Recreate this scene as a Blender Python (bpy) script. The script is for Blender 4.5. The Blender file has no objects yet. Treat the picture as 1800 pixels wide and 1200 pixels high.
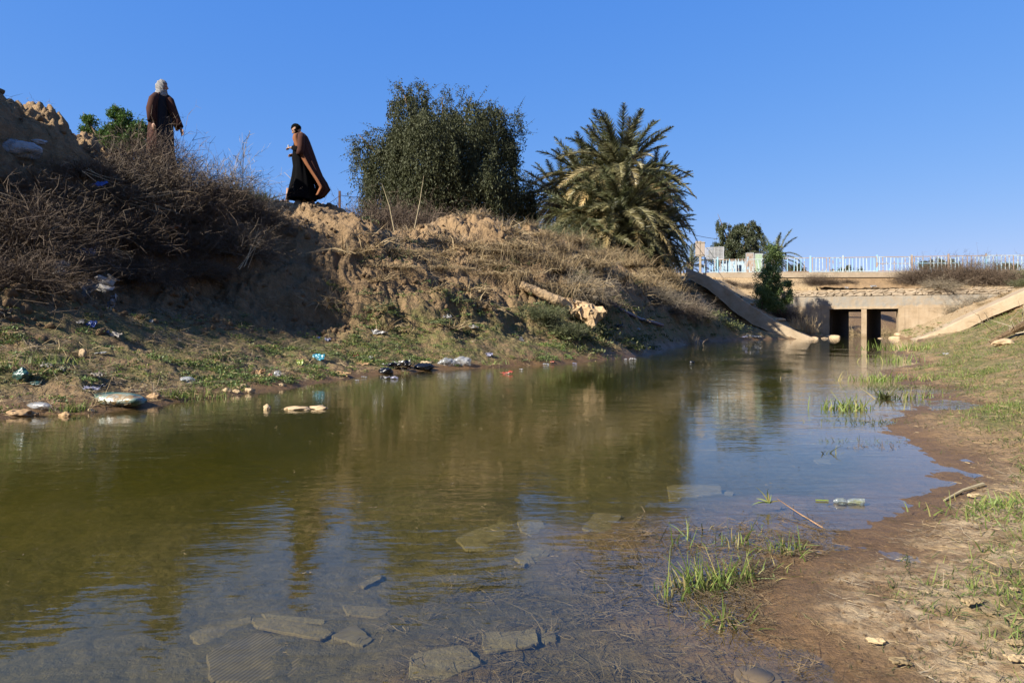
import bpy, bmesh, math, random
import numpy as np
from mathutils import Vector, Matrix, Euler

R = math.radians
rng = np.random.default_rng(7)
random.seed(7)
scene = bpy.context.scene
COL = scene.collection

# ---------------------------------------------------------------- camera, sky, sun, exposure
CAM_H, FPX, HOR = 0.65, 1200.0, 577.0       # eye height (m), focal length and horizon row of the 1800 px photograph
cam_data = bpy.data.cameras.new('camera')
cam_data.sensor_width = 36; cam_data.lens = 24
cam_data.shift_y = -(600 - HOR) / 1800.0
cam_data.clip_start = 0.05; cam_data.clip_end = 4000
cam = bpy.data.objects.new('camera', cam_data); COL.objects.link(cam)
cam.location = (0, 0, CAM_H); cam.rotation_euler = (R(90), 0, 0)
scene.camera = cam

SUN_EL = R(32)
to_sun = Vector((-0.84, -0.54, 0)).normalized() * math.cos(SUN_EL); to_sun.z = math.sin(SUN_EL)
world = bpy.data.worlds.new('World'); scene.world = world; world.use_nodes = True
wn = world.node_tree.nodes; wl = world.node_tree.links
bg = wn['Background']
sky = wn.new('ShaderNodeTexSky'); sky.sky_type = 'NISHITA'; sky.sun_disc = False
sky.sun_elevation = SUN_EL
sky.sun_rotation = math.atan2(to_sun.x, to_sun.y)
sky.altitude = 200; sky.air_density = 1.0; sky.dust_density = 0.5; sky.ozone_density = 4.0
hs = wn.new('ShaderNodeHueSaturation'); hs.inputs['Saturation'].default_value = 1.12; hs.inputs['Hue'].default_value = 0.512
wl.new(sky.outputs[0], hs.inputs['Color']); ssp = wn.new('ShaderNodeSeparateColor'); scb = wn.new('ShaderNodeCombineColor'); wl.new(hs.outputs[0], ssp.inputs[0])
for _i, (_p, _a, _k) in enumerate(((.86, .565, .76), (.50, .569, 1.157), (.20, .889, 1.356))):      # even, winter-clear sky: softer gradient, purer blue
    m1 = wn.new('ShaderNodeMath'); m1.operation = 'MULTIPLY'; m1.inputs[1].default_value = .184; wl.new(ssp.outputs[_i], m1.inputs[0])
    m2 = wn.new('ShaderNodeMath'); m2.operation = 'POWER'; m2.inputs[1].default_value = _p; wl.new(m1.outputs[0], m2.inputs[0])
    m3 = wn.new('ShaderNodeMath'); m3.operation = 'MULTIPLY'; m3.inputs[1].default_value = _a / .184; wl.new(m2.outputs[0], m3.inputs[0])
    m4 = wn.new('ShaderNodeMath'); m4.operation = 'MULTIPLY'; m4.inputs[1].default_value = _k; wl.new(ssp.outputs[_i], m4.inputs[0])
    m5 = wn.new('ShaderNodeMath'); m5.operation = 'MINIMUM'; wl.new(m3.outputs[0], m5.inputs[0]); wl.new(m4.outputs[0], m5.inputs[1]); wl.new(m5.outputs[0], scb.inputs[_i])
wl.new(scb.outputs[0], bg.inputs[0]); bg.inputs[1].default_value = 0.0747
sun_d = bpy.data.lights.new('sun', 'SUN'); sun_d.energy = 5.0; sun_d.angle = R(0.53); sun_d.color = (1, 0.93, 0.82)
sun = bpy.data.objects.new('sun', sun_d); COL.objects.link(sun)
sun.rotation_euler = to_sun.to_track_quat('Z', 'Y').to_euler()
scene.view_settings.view_transform = 'Standard'; scene.view_settings.look = 'None'
scene.view_settings.gamma = 1; scene.view_settings.use_curve_mapping = False
scene.view_settings.exposure = 1.3
scene.render.engine = 'CYCLES'
scene.cycles.use_denoising = True
scene.cycles.max_bounces = 8; scene.cycles.transparent_max_bounces = 24
scene.cycles.caustics_reflective = False; scene.cycles.caustics_refractive = False
scene.cycles.sample_clamp_indirect = 5

# ---------------------------------------------------------------- numpy noise
def _hash(ix, iy, iz, seed):
    with np.errstate(over='ignore'):
        n = (ix.astype(np.uint32) * np.uint32(374761393) + iy.astype(np.uint32) * np.uint32(668265263)
             + iz.astype(np.uint32) * np.uint32(2246822519) + np.uint32(seed * 3266489917 & 0xffffffff))
        n = (n ^ (n >> np.uint32(13))) * np.uint32(1274126177)
        n = n ^ (n >> np.uint32(16))
        n = n * np.uint32(2654435761); n = n ^ (n >> np.uint32(15))
    return n.astype(np.float64) / 4294967295.0
def vn2(x, y, seed=0):
    ix = np.floor(x).astype(np.int64); iy = np.floor(y).astype(np.int64)
    fx = x - ix; fy = y - iy
    fx = fx * fx * (3 - 2 * fx); fy = fy * fy * (3 - 2 * fy)
    z = np.zeros_like(ix)
    a = _hash(ix, iy, z, seed); b = _hash(ix + 1, iy, z, seed); c = _hash(ix, iy + 1, z, seed); d = _hash(ix + 1, iy + 1, z, seed)
    return ((a * (1 - fx) + b * fx) * (1 - fy) + (c * (1 - fx) + d * fx) * fy) * 2 - 1
def vn3(x, y, z, seed=0):
    ix = np.floor(x).astype(np.int64); iy = np.floor(y).astype(np.int64); iz = np.floor(z).astype(np.int64)
    fx = x - ix; fy = y - iy; fz = z - iz
    fx = fx * fx * (3 - 2 * fx); fy = fy * fy * (3 - 2 * fy); fz = fz * fz * (3 - 2 * fz)
    r = 0
    for k in (0, 1):
        a = _hash(ix, iy, iz + k, seed); b = _hash(ix + 1, iy, iz + k, seed); c = _hash(ix, iy + 1, iz + k, seed); d = _hash(ix + 1, iy + 1, iz + k, seed)
        r = r + ((a * (1 - fx) + b * fx) * (1 - fy) + (c * (1 - fx) + d * fx) * fy) * (fz if k else (1 - fz))
    return r * 2 - 1
def fbm2(x, y, seed=0, octs=4, gain=0.5):
    r = 0; a = 1; t = 0
    for i in range(octs):
        c, s = math.cos(0.6 * i + .3), math.sin(0.6 * i + .3)
        r = r + a * vn2((x * c - y * s) * 2 ** i, (x * s + y * c) * 2 ** i, seed + i * 17); t += a; a *= gain
    return r / t
def fbm3(p, seed=0, octs=3, gain=0.5):
    r = 0; a = 1; t = 0
    for i in range(octs):
        q = p * 2 ** i + i * 13.7
        r = r + a * vn3(q[:, 0], q[:, 1], q[:, 2], seed + i * 17); t += a; a *= gain
    return r / t
def sstep(a, b, x):
    t = np.clip((x - a) / (b - a), 0, 1); return t * t * (3 - 2 * t)

# ---------------------------------------------------------------- the lie of the land
def W(px, py, Y):                       # point at depth Y metres seen at a place of the 1800 px photograph
    return np.array([(px - 900) / FPX * Y, Y, CAM_H + (HOR - py) / FPX * Y])
def shore(px, py):
    Y = CAM_H * FPX / (py - HOR); return ((px - 900) / FPX * Y, Y)

BA = R(22)                              # the road and the culvert front are turned by 22 degrees
BO = np.array([22.8, 49.0]); ES = np.array([math.cos(BA), -math.sin(BA)]); EN = np.array([math.sin(BA), math.cos(BA)])
def BW(s, n, z=0.0): p = BO + ES * s + EN * n; return (p[0], p[1], z)
def to_sn(x, y):
    dx, dy = x - BO[0], y - BO[1]; return dx * ES[0] + dy * ES[1], dx * EN[0] + dy * EN[1]
def deck_z(s): return 4.86 - 0.0246 * s

SL = [(-14, -22), (-8, -6), (-6, 0), (-4.6, 3)] + [shore(*p) for p in
      [(0, 737), (80, 728), (150, 728), (270, 713), (340, 700), (400, 697), (440, 690), (520, 681), (590, 668), (650, 660), (740, 652), (830, 647), (900, 643), (970, 640), (1050, 633), (1110, 628), (1150, 621), (1172, 612), (1200, 606), (1240, 600)]] \
     + [(13.5, 39), (17.0, 41.3), BW(-1.7, -7.8)[:2], BW(-0.9, -3)[:2], BW(0, 0)[:2], BW(1.9, 9)[:2], BW(4, 30)[:2], BW(20, 250)[:2]]
SR = [(-6, -14), (-1.2, -2), (-.1, 0), (.3, .6), (.5, 1.0)] + [shore(*p) for p in
      [(1455, 1200), (1420, 1160), (1350, 1120), (1318, 1075), (1335, 1030), (1345, 992), (1420, 972), (1500, 942), (1580, 902), (1640, 850), (1648, 822), (1612, 782), (1552, 752), (1580, 728), (1640, 706), (1600, 682), (1560, 662), (1545, 652), (1612, 640), (1585, 628), (1575, 618), (1600, 606), (1612, 600)]] \
     + [BW(4.1, -8.9)[:2], BW(4.1, -6)[:2], BW(3.4, -3)[:2], BW(3.6, -.6)[:2], BW(4.4, .5)[:2], BW(6.3, 9)[:2], BW(8, 30)[:2], BW(24, 250)[:2]]
SL = np.array(SL); SR = np.array(SR)

def pline(x, y, P):                     # distance, arc length and side (+1 = left of the line's direction)
    best = np.full(x.shape, 1e9); sl = np.zeros(x.shape); side = np.zeros(x.shape); acc = 0
    for i in range(len(P) - 1):
        ax, ay = P[i]; dx, dy = P[i + 1] - P[i]; L2 = dx * dx + dy * dy; L = math.sqrt(L2)
        t = np.clip(((x - ax) * dx + (y - ay) * dy) / L2, 0, 1)
        qx = x - ax - t * dx; qy = y - ay - t * dy; d = np.hypot(qx, qy)
        m = d < best - 1e-9
        best = np.where(m, d, best); sl = np.where(m, acc + t * L, sl)
        side = np.where(m, np.sign(dx * qy - dy * qx), side); acc += L
    return best, sl, side

CREST = [(-800, -100, 7.8), (-420, -40, 9.2), (-200, 135, 10.5), (0, 185, 11.3), (60, 225, 11.8), (130, 262, 12.4), (285, 318, 13), (400, 352, 13.6), (470, 366, 14), (495, 360, 14.3), (530, 358, 14.5), (585, 361, 14.7), (615, 382, 15.1), (645, 398, 15.5),  # first two points: unseen crest left of view, raised to shade the bank
         (690, 412, 16.2), (760, 398, 17.2), (830, 392, 18.5), (900, 402, 20.5), (1000, 436, 25), (1100, 466, 32), (1195, 490, 42)]
_c = np.array([W(*c) for c in CREST])
_d, _s, _ = pline(_c[:, 0], _c[:, 1], SL)
_o = np.argsort(_s)
CS = np.concatenate([[0], _s[_o], [_s.max() + 7, _s.max() + 12, 400]])
CD = np.concatenate([[7.5], _d[_o], [6.6, 6.6, 6]])
CZ = np.concatenate([[3.6], _c[_o, 2], [4.3, 4.4, 4.0]])

LT = np.array([-1, 0, .08, .20, .30, .45, .62, .8, .92, 1.0, 1.1]); LZ = np.array([0, 0, .035, .09, .16, .36, .58, .80, .95, 1.0, 1.0])
LT2 = np.array([-1, 0, .08, .20, .30, .48, .60, .70, .82, 1.0, 1.1]); LZ2 = np.array([0, 0, .035, .09, .16, .29, .50, .78, .91, 1.0, 1.0])
LT3 = np.array([-1, 0, .06, .18, .34, .55, .75, .9, 1.0, 1.1]); LZ3 = np.array([0, 0, .05, .17, .38, .64, .84, .95, 1.0, 1.0])
RD = np.array([0, .3, .8, 1.6, 3, 5, 8, 11, 14]); RZ = np.array([0, .025, .11, .36, 1.0, 2.0, 3.5, 4.6, 4.8])

def H(x, y, detail=True, out=None):
    x = np.atleast_1d(np.asarray(x, float)); y = np.atleast_1d(np.asarray(y, float))
    dl, sL, sideL = pline(x, y, SL); dr, sR, sideR = pline(x, y, SR)
    dL = dl * sideL; dR = -dr * sideR
    far = np.hypot(x, y)
    s, n = to_sn(x, y)
    nearbr = sstep(-10.5, -8.5, n)                       # 1 close to the culvert
    wob = fbm2(x * 1.3, y * 1.3, 3, 3) * np.clip(.02 + far * .012, 0, .25) * (1 - nearbr)
    dL = dL + wob; dR = dR + wob * .35
    dc = np.interp(sL, CS, CD); zc = np.interp(sL, CS, CZ)
    t = dL / dc
    steep = sstep(13.8, 11.8, y + .35 * x + 2.0) * (y > 0)
    zl = zc * (np.interp(t, LT, LZ) * (1 - steep) + np.interp(t, LT2, LZ2) * steep)
    mid = sstep(10.0, 13.5, y) * (1 - steep)
    zl = zl * (1 - mid) + zc * np.interp(t, LT3, LZ3) * mid
    zl = zl * (1 - nearbr) + np.minimum(np.maximum(dL, 0) * .60, zc) * nearbr
    over = np.maximum(dL - dc - .5, 0)
    zl = zl - .7 * (1 - np.exp(-over / 3)) * (1 - nearbr)
    zr = np.interp(dR, RD, RZ) * (1 - nearbr) + np.minimum(np.maximum(dR, 0) * .46, 4.7) * nearbr
    bedR = -.085 * (-dR); bedL = -.30 * (-dL)
    bed = np.maximum(np.maximum(bedR, bedL), -.6)
    z = np.where(dL > 0, zl, np.where(dR > 0, zr, bed))
    # eroded ground in front of the concrete wings
    front = np.exp(-((n + 8.9) / 3.5) ** 2) * (n < -8.35)
    z = z - front * np.where(dL > 0, np.minimum(z * .45, 1.0), np.where(dR > 0, np.minimum(z * .42, .8), 0))
    zbase = z.copy()
    if detail:
        slope = (sstep(.2, .45, t) * (1 - mid) + sstep(.08, .30, t) * mid) * (1 - sstep(1.15, 1.6, t)) * (dL > 0)
        fade = (1 - nearbr)
        crestz = np.exp(-((t - .97) / .16) ** 2) * (dL > 0) * sstep(30, 18, y)
        px = x + .4 * fbm2(x * .8, y * .8, 91, 2); py = y + .4 * fbm2(x * .8 + 9, y * .8, 92, 2)
        big = fbm2(px * .55, py * .55, 11, 3)
        gul = 1 - np.abs(fbm2(px * 1.0, py * 1.0, 23, 3))
        med = np.abs(fbm2(px * 2.3, py * 2.3, 37, 3))
        sm = np.abs(fbm2(px * 7, py * 7, 41, 3))
        fine = fbm2(x * 17, y * 17, 43, 3)
        z = z + fade * slope * (big * .36 - np.minimum((gul - .75), .2) * .42 + np.tanh((med - .2) * 4) * .085 + np.tanh((sm - .2) * 4) * .045 + fine * .05)
        z = z + fade * crestz * (np.tanh((med - .2) * 4) * .05 + np.tanh((sm - .2) * 4) * .035)
        calm = 1 - .8 * np.exp(-(((x + 4.4) ** 2 + (y - 14.5) ** 2) / 1.1 ** 2))
        z = zbase + (z - zbase) * calm
        flatL = (dL > 0) * (1 - slope) * fade
        z = z + flatL * sstep(0, .5, dL) * (fbm2(x * 2, y * 2, 51, 4) * .09 + (np.abs(fbm2(x * 9, y * 9, 55, 3)) - .2) * .05)
        rb = (dR > 0) * sstep(0, .25, dR)
        ns = np.clip(far / 3, .35, 3)
        z = z + rb * (fbm2(x * 1.1, y * 1.1, 61, 3) * .035 * ns + fbm2(x * 6, y * 6, 65, 3) * .016 * np.clip(ns, 0, 1.4) + (np.abs(fbm2(x * 22, y * 22, 67, 3)) - .2) * .013)
        rbs = rb * sstep(2.5, 5, dR) * (1 - nearbr)
        z = z + rbs * (fbm2(x * .6, y * .6, 71, 3) * .3 + (np.abs(fbm2(x * 2.5, y * 2.5, 73, 3)) - .2) * .25)
        shore_n = sstep(.6, 0, np.abs(dR)) * (far < 12)
        z = z + shore_n * fbm2(x * 5.5, y * 5.5, 77, 4) * .012
        bedm = (dL <= 0) & (dR <= 0)
        z = z + bedm * (fbm2(x * 1.8, y * 1.8, 81, 3) * .05 * sstep(0, .5, np.minimum(-dR, -dL)) + (np.abs(fbm2(x * 14, y * 14, 83, 3)) - .2) * .012)
        z = z + nearbr * ((dL > .1) | (dR > .1)) * (fbm2(x * 1.2, y * 1.2, 87, 4) * .12)
    # road embankment
    dz = deck_z(s)
    inner = dz - .42 - np.maximum(2.5 - n, 0) * .42 + .1 * fbm2(x * 1.5, y * 1.5, 99, 3) * (n < 2.3) * detail
    outer = dz - .3 - np.maximum(2.5 - n, 0) * .55
    core = (s > -3.6) & (s < 11.0)
    e = np.where(core, np.where(n < .45, -9, inner), np.where(s < 0, outer, outer))
    e = np.where(n > 2.5, dz - .05, e)
    e = np.where(n > 9.2, np.where((s < -1.5) | (s > 10.2), dz - (n - 9.2) * .5, -9), e)
    z = np.maximum(z, np.where(n > -9, e, -9))
    back = (n > 9.2) & (s < 260)
    zb = np.clip((np.abs(s - (2.17 + .212 * n)) - 3.0) * .5 - np.where(s < 3 + .2 * n, .5, 0) + (n > 20) * .25 * (n - 20), -.3, 3.6)
    z = np.where(back, np.maximum(np.minimum(z, 3.4), zb) * 0 + np.maximum(zb, np.where((s < -1.5) | (s > 10.2), e, -9)), z)
    z = np.where(far > 150, z * np.exp(-(far - 150) / 200) + 3.2 * (1 - np.exp(-(far - 150) / 200)), z)
    if out is not None:
        out.update(dL=dL, dR=dR, t=t, s=s, n=n, zbase=zbase, far=far, nearbr=nearbr)
    return z
def h1(x, y): return float(H(x, y)[0])
def hit(px, py, y0=.8, y1=75):
    Y = np.concatenate([np.geomspace(y0, y1, 1500)])
    X = (px - 900) / FPX * Y; Z = CAM_H + (HOR - py) / FPX * Y
    g = H(X, Y); m = np.nonzero(g >= Z)[0]
    i = m[0] if len(m) else len(Y) - 1
    return np.array([X[i], Y[i], g[i]])
def wat(px, py):                        # point of the water surface
    x, y = shore(px, py); return np.array([x, y, 0.0])

# ---------------------------------------------------------------- materials
def new_mat(name):
    m = bpy.data.materials.new(name); m.use_nodes = True; nt = m.node_tree
    return m, nt, nt.nodes, nt.links, nt.nodes['Principled BSDF']
def ramp(nt, fac, stops, interp='LINEAR'):
    r = nt.nodes.new('ShaderNodeValToRGB'); r.color_ramp.interpolation = interp
    el = r.color_ramp.elements
    while len(el) < len(stops): el.new(.5)
    for e, (p, c) in zip(el, stops): e.position = p; e.color = (*c, 1) if len(c) == 3 else c
    nt.links.new(fac, r.inputs[0]); return r.outputs[0]
def noise(nt, scale, detail=4, rough=.6, vec=None, dist=0, dim='3D'):
    n = nt.nodes.new('ShaderNodeTexNoise'); n.inputs['Scale'].default_value = scale; n.inputs['Detail'].default_value = detail
    n.inputs['Roughness'].default_value = rough; n.inputs['Distortion'].default_value = dist
    if vec is not None: nt.links.new(vec, n.inputs['Vector'])
    return n.outputs['Fac']
def coords(nt, scale=(1, 1, 1), kind='Object', rot=(0, 0, 0)):
    t = nt.nodes.new('ShaderNodeTexCoord'); mp = nt.nodes.new('ShaderNodeMapping')
    mp.inputs['Scale'].default_value = scale; mp.inputs['Rotation'].default_value = rot
    nt.links.new(t.outputs[kind], mp.inputs['Vector']); return mp.outputs[0]
def mix(nt, fac, a, b, mode='MIX'):
    m = nt.nodes.new('ShaderNodeMix'); m.data_type = 'RGBA'; m.blend_type = mode
    for sock, v in ((m.inputs[0], fac), (m.inputs[6], a), (m.inputs[7], b)):
        if isinstance(v, (int, float)): sock.default_value = v
        elif isinstance(v, tuple): sock.default_value = (*v, 1)
        else: nt.links.new(v, sock)
    return m.outputs[2]
def math_n(nt, op, a, b=None, clamp=False):
    m = nt.nodes.new('ShaderNodeMath'); m.operation = op; m.use_clamp = clamp
    for i, v in enumerate((a, b)):
        if v is None: continue
        if isinstance(v, (int, float)): m.inputs[i].default_value = v
        else: nt.links.new(v, m.inputs[i])
    return m.outputs[0]
def bump(nt, height, strength=.5, dist=.02, normal=None):
    b = nt.nodes.new('ShaderNodeBump'); b.inputs['Strength'].default_value = strength; b.inputs['Distance'].default_value = dist
    nt.links.new(height, b.inputs['Height'])
    if normal is not None: nt.links.new(normal, b.inputs['Normal'])
    return b.outputs[0]
def pm(name, stops, rough=.8, scale=3, bscale=20, bstr=.4, bdist=.01, metal=0, stretch=(1, 1, 1), spec=.3, detail=5):
    m, nt, nd, lk, b = new_mat(name)
    v = coords(nt, stretch)
    if isinstance(stops[0], (int, float)): stops = [(0.3, tuple(c * .75 for c in stops)), (.7, tuple(c * 1.2 for c in stops))]
    c = ramp(nt, noise(nt, scale, detail, .65, v), stops); lk.new(c, b.inputs['Base Color'])
    b.inputs['Roughness'].default_value = rough; b.inputs['Metallic'].default_value = metal
    b.inputs['Specular IOR Level'].default_value = spec
    if bstr > 0: lk.new(bump(nt, noise(nt, bscale, 4, .6, v), bstr, bdist), b.inputs['Normal'])
    return m
def leaf_mat(name, cols, trans=.35, rough=.55, obj_var=.0, along=None):
    """diffuse + translucent leaf; colour varies from leaf to leaf"""
    m, nt, nd, lk, b = new_mat(name)
    g = nd.new('ShaderNodeNewGeometry')
    n = len(cols); c = ramp(nt, g.outputs['Random Per Island'], [((i + .0) / max(1, n - 1), cc) for i, cc in enumerate(cols)])
    oi = nd.new('ShaderNodeObjectInfo')
    c = mix(nt, 1.0, c, ramp(nt, oi.outputs['Random'], [(0, (1 - obj_var,) * 3), (1, (1 + obj_var,) * 3)]), 'MULTIPLY')
    lk.new(c, b.inputs['Base Color']); b.inputs['Roughness'].default_value = rough; b.inputs['Specular IOR Level'].default_value = .25
    if trans > 0:
        tr = nd.new('ShaderNodeBsdfTranslucent'); lk.new(c, tr.inputs['Color'])
        mx = nd.new('ShaderNodeMixShader'); mx.inputs[0].default_value = trans
        lk.new(b.outputs[0], mx.inputs[1]); lk.new(tr.outputs[0], mx.inputs[2]); lk.new(mx.outputs[0], nd['Material Output'].inputs[0])
    return m
def plastic_mat(name, col, alpha=.5, rough=.25, print_cols=None, pscale=6):
    """thin plastic film: part see-through, glossy, crumpled"""
    m, nt, nd, lk, b = new_mat(name)
    v = coords(nt)
    c = ramp(nt, noise(nt, pscale, 3, .6, v), print_cols if print_cols else [(.3, tuple(x * .8 for x in col)), (.7, col)])
    lk.new(c, b.inputs['Base Color']); b.inputs['Roughness'].default_value = rough
    a = ramp(nt, noise(nt, 9, 4, .6, v), [(.35, (alpha * .7,) * 3), (.65, (min(1, alpha * 1.3),) * 3)])
    b.inputs['Specular IOR Level'].default_value = .6
    if alpha < .99: lk.new(a, b.inputs['Alpha'])
    lk.new(bump(nt, noise(nt, 25, 4, .7, v), .6, .01), b.inputs['Normal'])
    return m

# ---------------------------------------------------------------- object helpers
def link(name, mesh, parent=None):
    o = bpy.data.objects.new(name, mesh); COL.objects.link(o)
    if parent is not None: o.parent = parent
    return o
def tag(o, label=None, cat=None, group=None, kind=None):
    if label: o['label'] = label
    if cat: o['category'] = cat
    if group: o['group'] = group
    if kind: o['kind'] = kind
    return o
def empty(name, loc=(0, 0, 0), rz=0, label=None, cat=None, group=None):
    o = bpy.data.objects.new(name, None); COL.objects.link(o); o.location = loc; o.rotation_euler = (0, 0, rz)
    o.empty_display_size = .1
    return tag(o, label, cat, group)
def mk_mesh(name, V, F, mats=(), smooth=False, midx=None):
    V = np.asarray(V, float)
    me = bpy.data.meshes.new(name)
    if isinstance(F, np.ndarray):
        k = F.shape[1]; nf = len(F)
        me.vertices.add(len(V)); me.vertices.foreach_set('co', V.ravel())
        me.loops.add(nf * k); me.loops.foreach_set('vertex_index', F.ravel().astype(np.int32))
        me.polygons.add(nf); me.polygons.foreach_set('loop_start', np.arange(0, nf * k, k, dtype=np.int32))
        me.polygons.foreach_set('loop_total', np.full(nf, k, dtype=np.int32))
        me.update(calc_edges=True)
    else:
        me.from_pydata(V.tolist(), [], F); me.update()
    if not isinstance(mats, (list, tuple)): mats = [mats]
    for m in mats: me.materials.append(m)
    if midx is not None: me.polygons.foreach_set('material_index', np.asarray(midx, np.int32))
    if smooth: me.polygons.foreach_set('use_smooth', np.ones(len(me.polygons), bool))
    return me
def mobj(name, V, F, mats, parent=None, smooth=False, loc=None, rot=None, midx=None, **kw):
    o = link(name, mk_mesh(name, V, F, mats, smooth, midx), parent)
    if loc is not None: o.location = loc
    if rot is not None: o.rotation_euler = rot
    return tag(o, **kw) if kw else o
def copy_tree(o, parent=None):
    c = o.copy(); COL.objects.link(c); c.parent = parent
    for ch in list(o.children): copy_tree(ch, c)
    return c
class MB:                                # joins simple shapes into one mesh
    def __init__(self): self.v = []; self.f = []
    def add(self, V, F):
        b = len(self.v); self.v += [tuple(p) for p in V]; self.f += [tuple(i + b for i in f) for f in F]
    def box(self, c, size, M=None):
        x, y, z = [k / 2 for k in size]
        V = [Vector((a * x, b * y, d * z)) for a in (-1, 1) for b in (-1, 1) for d in (-1, 1)]
        if M is not None: V = [M @ v for v in V]
        V = [v + Vector(c) for v in V]
        self.add(V, [(0, 1, 3, 2), (4, 6, 7, 5), (0, 4, 5, 1), (2, 3, 7, 6), (0, 2, 6, 4), (1, 5, 7, 3)])
    def tube(self, pts, radii, seg=8, cap=True, noise_amp=0):
        pts = [Vector(p) for p in pts]
        if not hasattr(radii, '__len__'): radii = [radii] * len(pts)
        V = []; F = []; up = Vector((0, 0, 1))
        prev = None
        for i, p in enumerate(pts):
            d = (pts[min(i + 1, len(pts) - 1)] - pts[max(i - 1, 0)]).normalized()
            if prev is None:
                a = d.cross(up if abs(d.z) < .95 else Vector((1, 0, 0))).normalized()
            else:
                a = (prev - d * prev.dot(d)).normalized()
            prev = a; b = d.cross(a)
            for k in range(seg):
                th = 2 * math.pi * k / seg
                r = radii[i] * (1 + noise_amp * random.uniform(-1, 1))
                V.append(p + a * (r * math.cos(th)) + b * (r * math.sin(th)))
        for i in range(len(pts) - 1):
            for k in range(seg):
                F.append((i * seg + k, i * seg + (k + 1) % seg, (i + 1) * seg + (k + 1) % seg, (i + 1) * seg + k))
        if cap: F.append(tuple(range(seg))[::-1]); F.append(tuple((len(pts) - 1) * seg + k for k in range(seg)))
        self.add(V, F)
    def build(self, name, mats, parent=None, smooth=False, **kw):
        return mobj(name, np.array(self.v), self.f, mats, parent, smooth, **kw)

def ribbons(root, dirv, length, width, droop, segs=3, curl=0.15, tip=.15, r=rng):
    """curved tapering ribbons: returns V, F, and a function giving points along them"""
    n = len(root); root = np.asarray(root, float)
    d = dirv / (np.linalg.norm(dirv, axis=1, keepdims=True) + 1e-9)
    L = np.broadcast_to(length, n)[:, None]; Wd = np.broadcast_to(width, n)[:, None]; D = np.broadcast_to(droop, n)[:, None]
    sd = r.normal(size=(n, 3)) * curl
    rv = r.normal(size=(n, 3)); wv = np.cross(d, rv); wv /= (np.linalg.norm(wv, axis=1, keepdims=True) + 1e-9)
    def path(t, idx=slice(None)):
        return root[idx] + (d[idx] * t + sd[idx] * t * t) * L[idx] + np.array([0, 0, -1.0]) * (D[idx] * L[idx] * t * t)
    V = np.zeros((n, segs + 1, 2, 3))
    for k in range(segs + 1):
        t = k / segs; p = path(t); w = Wd * (1 - (1 - tip) * t ** 1.5) * .5
        V[:, k, 0] = p - wv * w; V[:, k, 1] = p + wv * w
    base = np.arange(n)[:, None] * (segs + 1) * 2
    F = []
    for k in range(segs):
        a = base + k * 2
        F.append(np.concatenate([a, a + 1, a + 3, a + 2], axis=1))
    F = np.stack(F, axis=1).reshape(-1, 4)
    return V.reshape(-1, 3), F, path
def joinVF(*vf):
    V = []; F = []; b = 0
    for v, f in vf: V.append(v); F.append(f + b); b += len(v)
    return np.concatenate(V), np.concatenate(F)
def leaves(cen, axis, size, aspect=.45, r=rng, tri=False):
    """one rhombus per leaf"""
    n = len(cen); ax = axis / (np.linalg.norm(axis, axis=1, keepdims=True) + 1e-9)
    rv = r.normal(size=(n, 3)); w = np.cross(ax, rv); w /= (np.linalg.norm(w, axis=1, keepdims=True) + 1e-9)
    s = np.broadcast_to(size, n)[:, None]
    V = np.stack([cen, cen + ax * s * .5 + w * s * aspect * .5, cen + ax * s, cen + ax * s * .5 - w * s * aspect * .5], axis=1)
    F = (np.arange(n)[:, None] * 4 + np.arange(4)[None, :])
    return V.reshape(-1, 3), F

def blob(seed, r=(1, 1, 1), sub=3, amp=.25, freq=1.2, octs=3):
    bm = bmesh.new(); bmesh.ops.create_icosphere(bm, subdivisions=sub, radius=1)
    V = np.array([v.co[:] for v in bm.verts]); F = np.array([[v.index for v in f.verts] for f in bm.faces]); bm.free()
    k = 1 + amp * fbm3(V * freq + seed * 7.3, seed, octs)
    return V * k[:, None] * np.array(r), F

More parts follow.
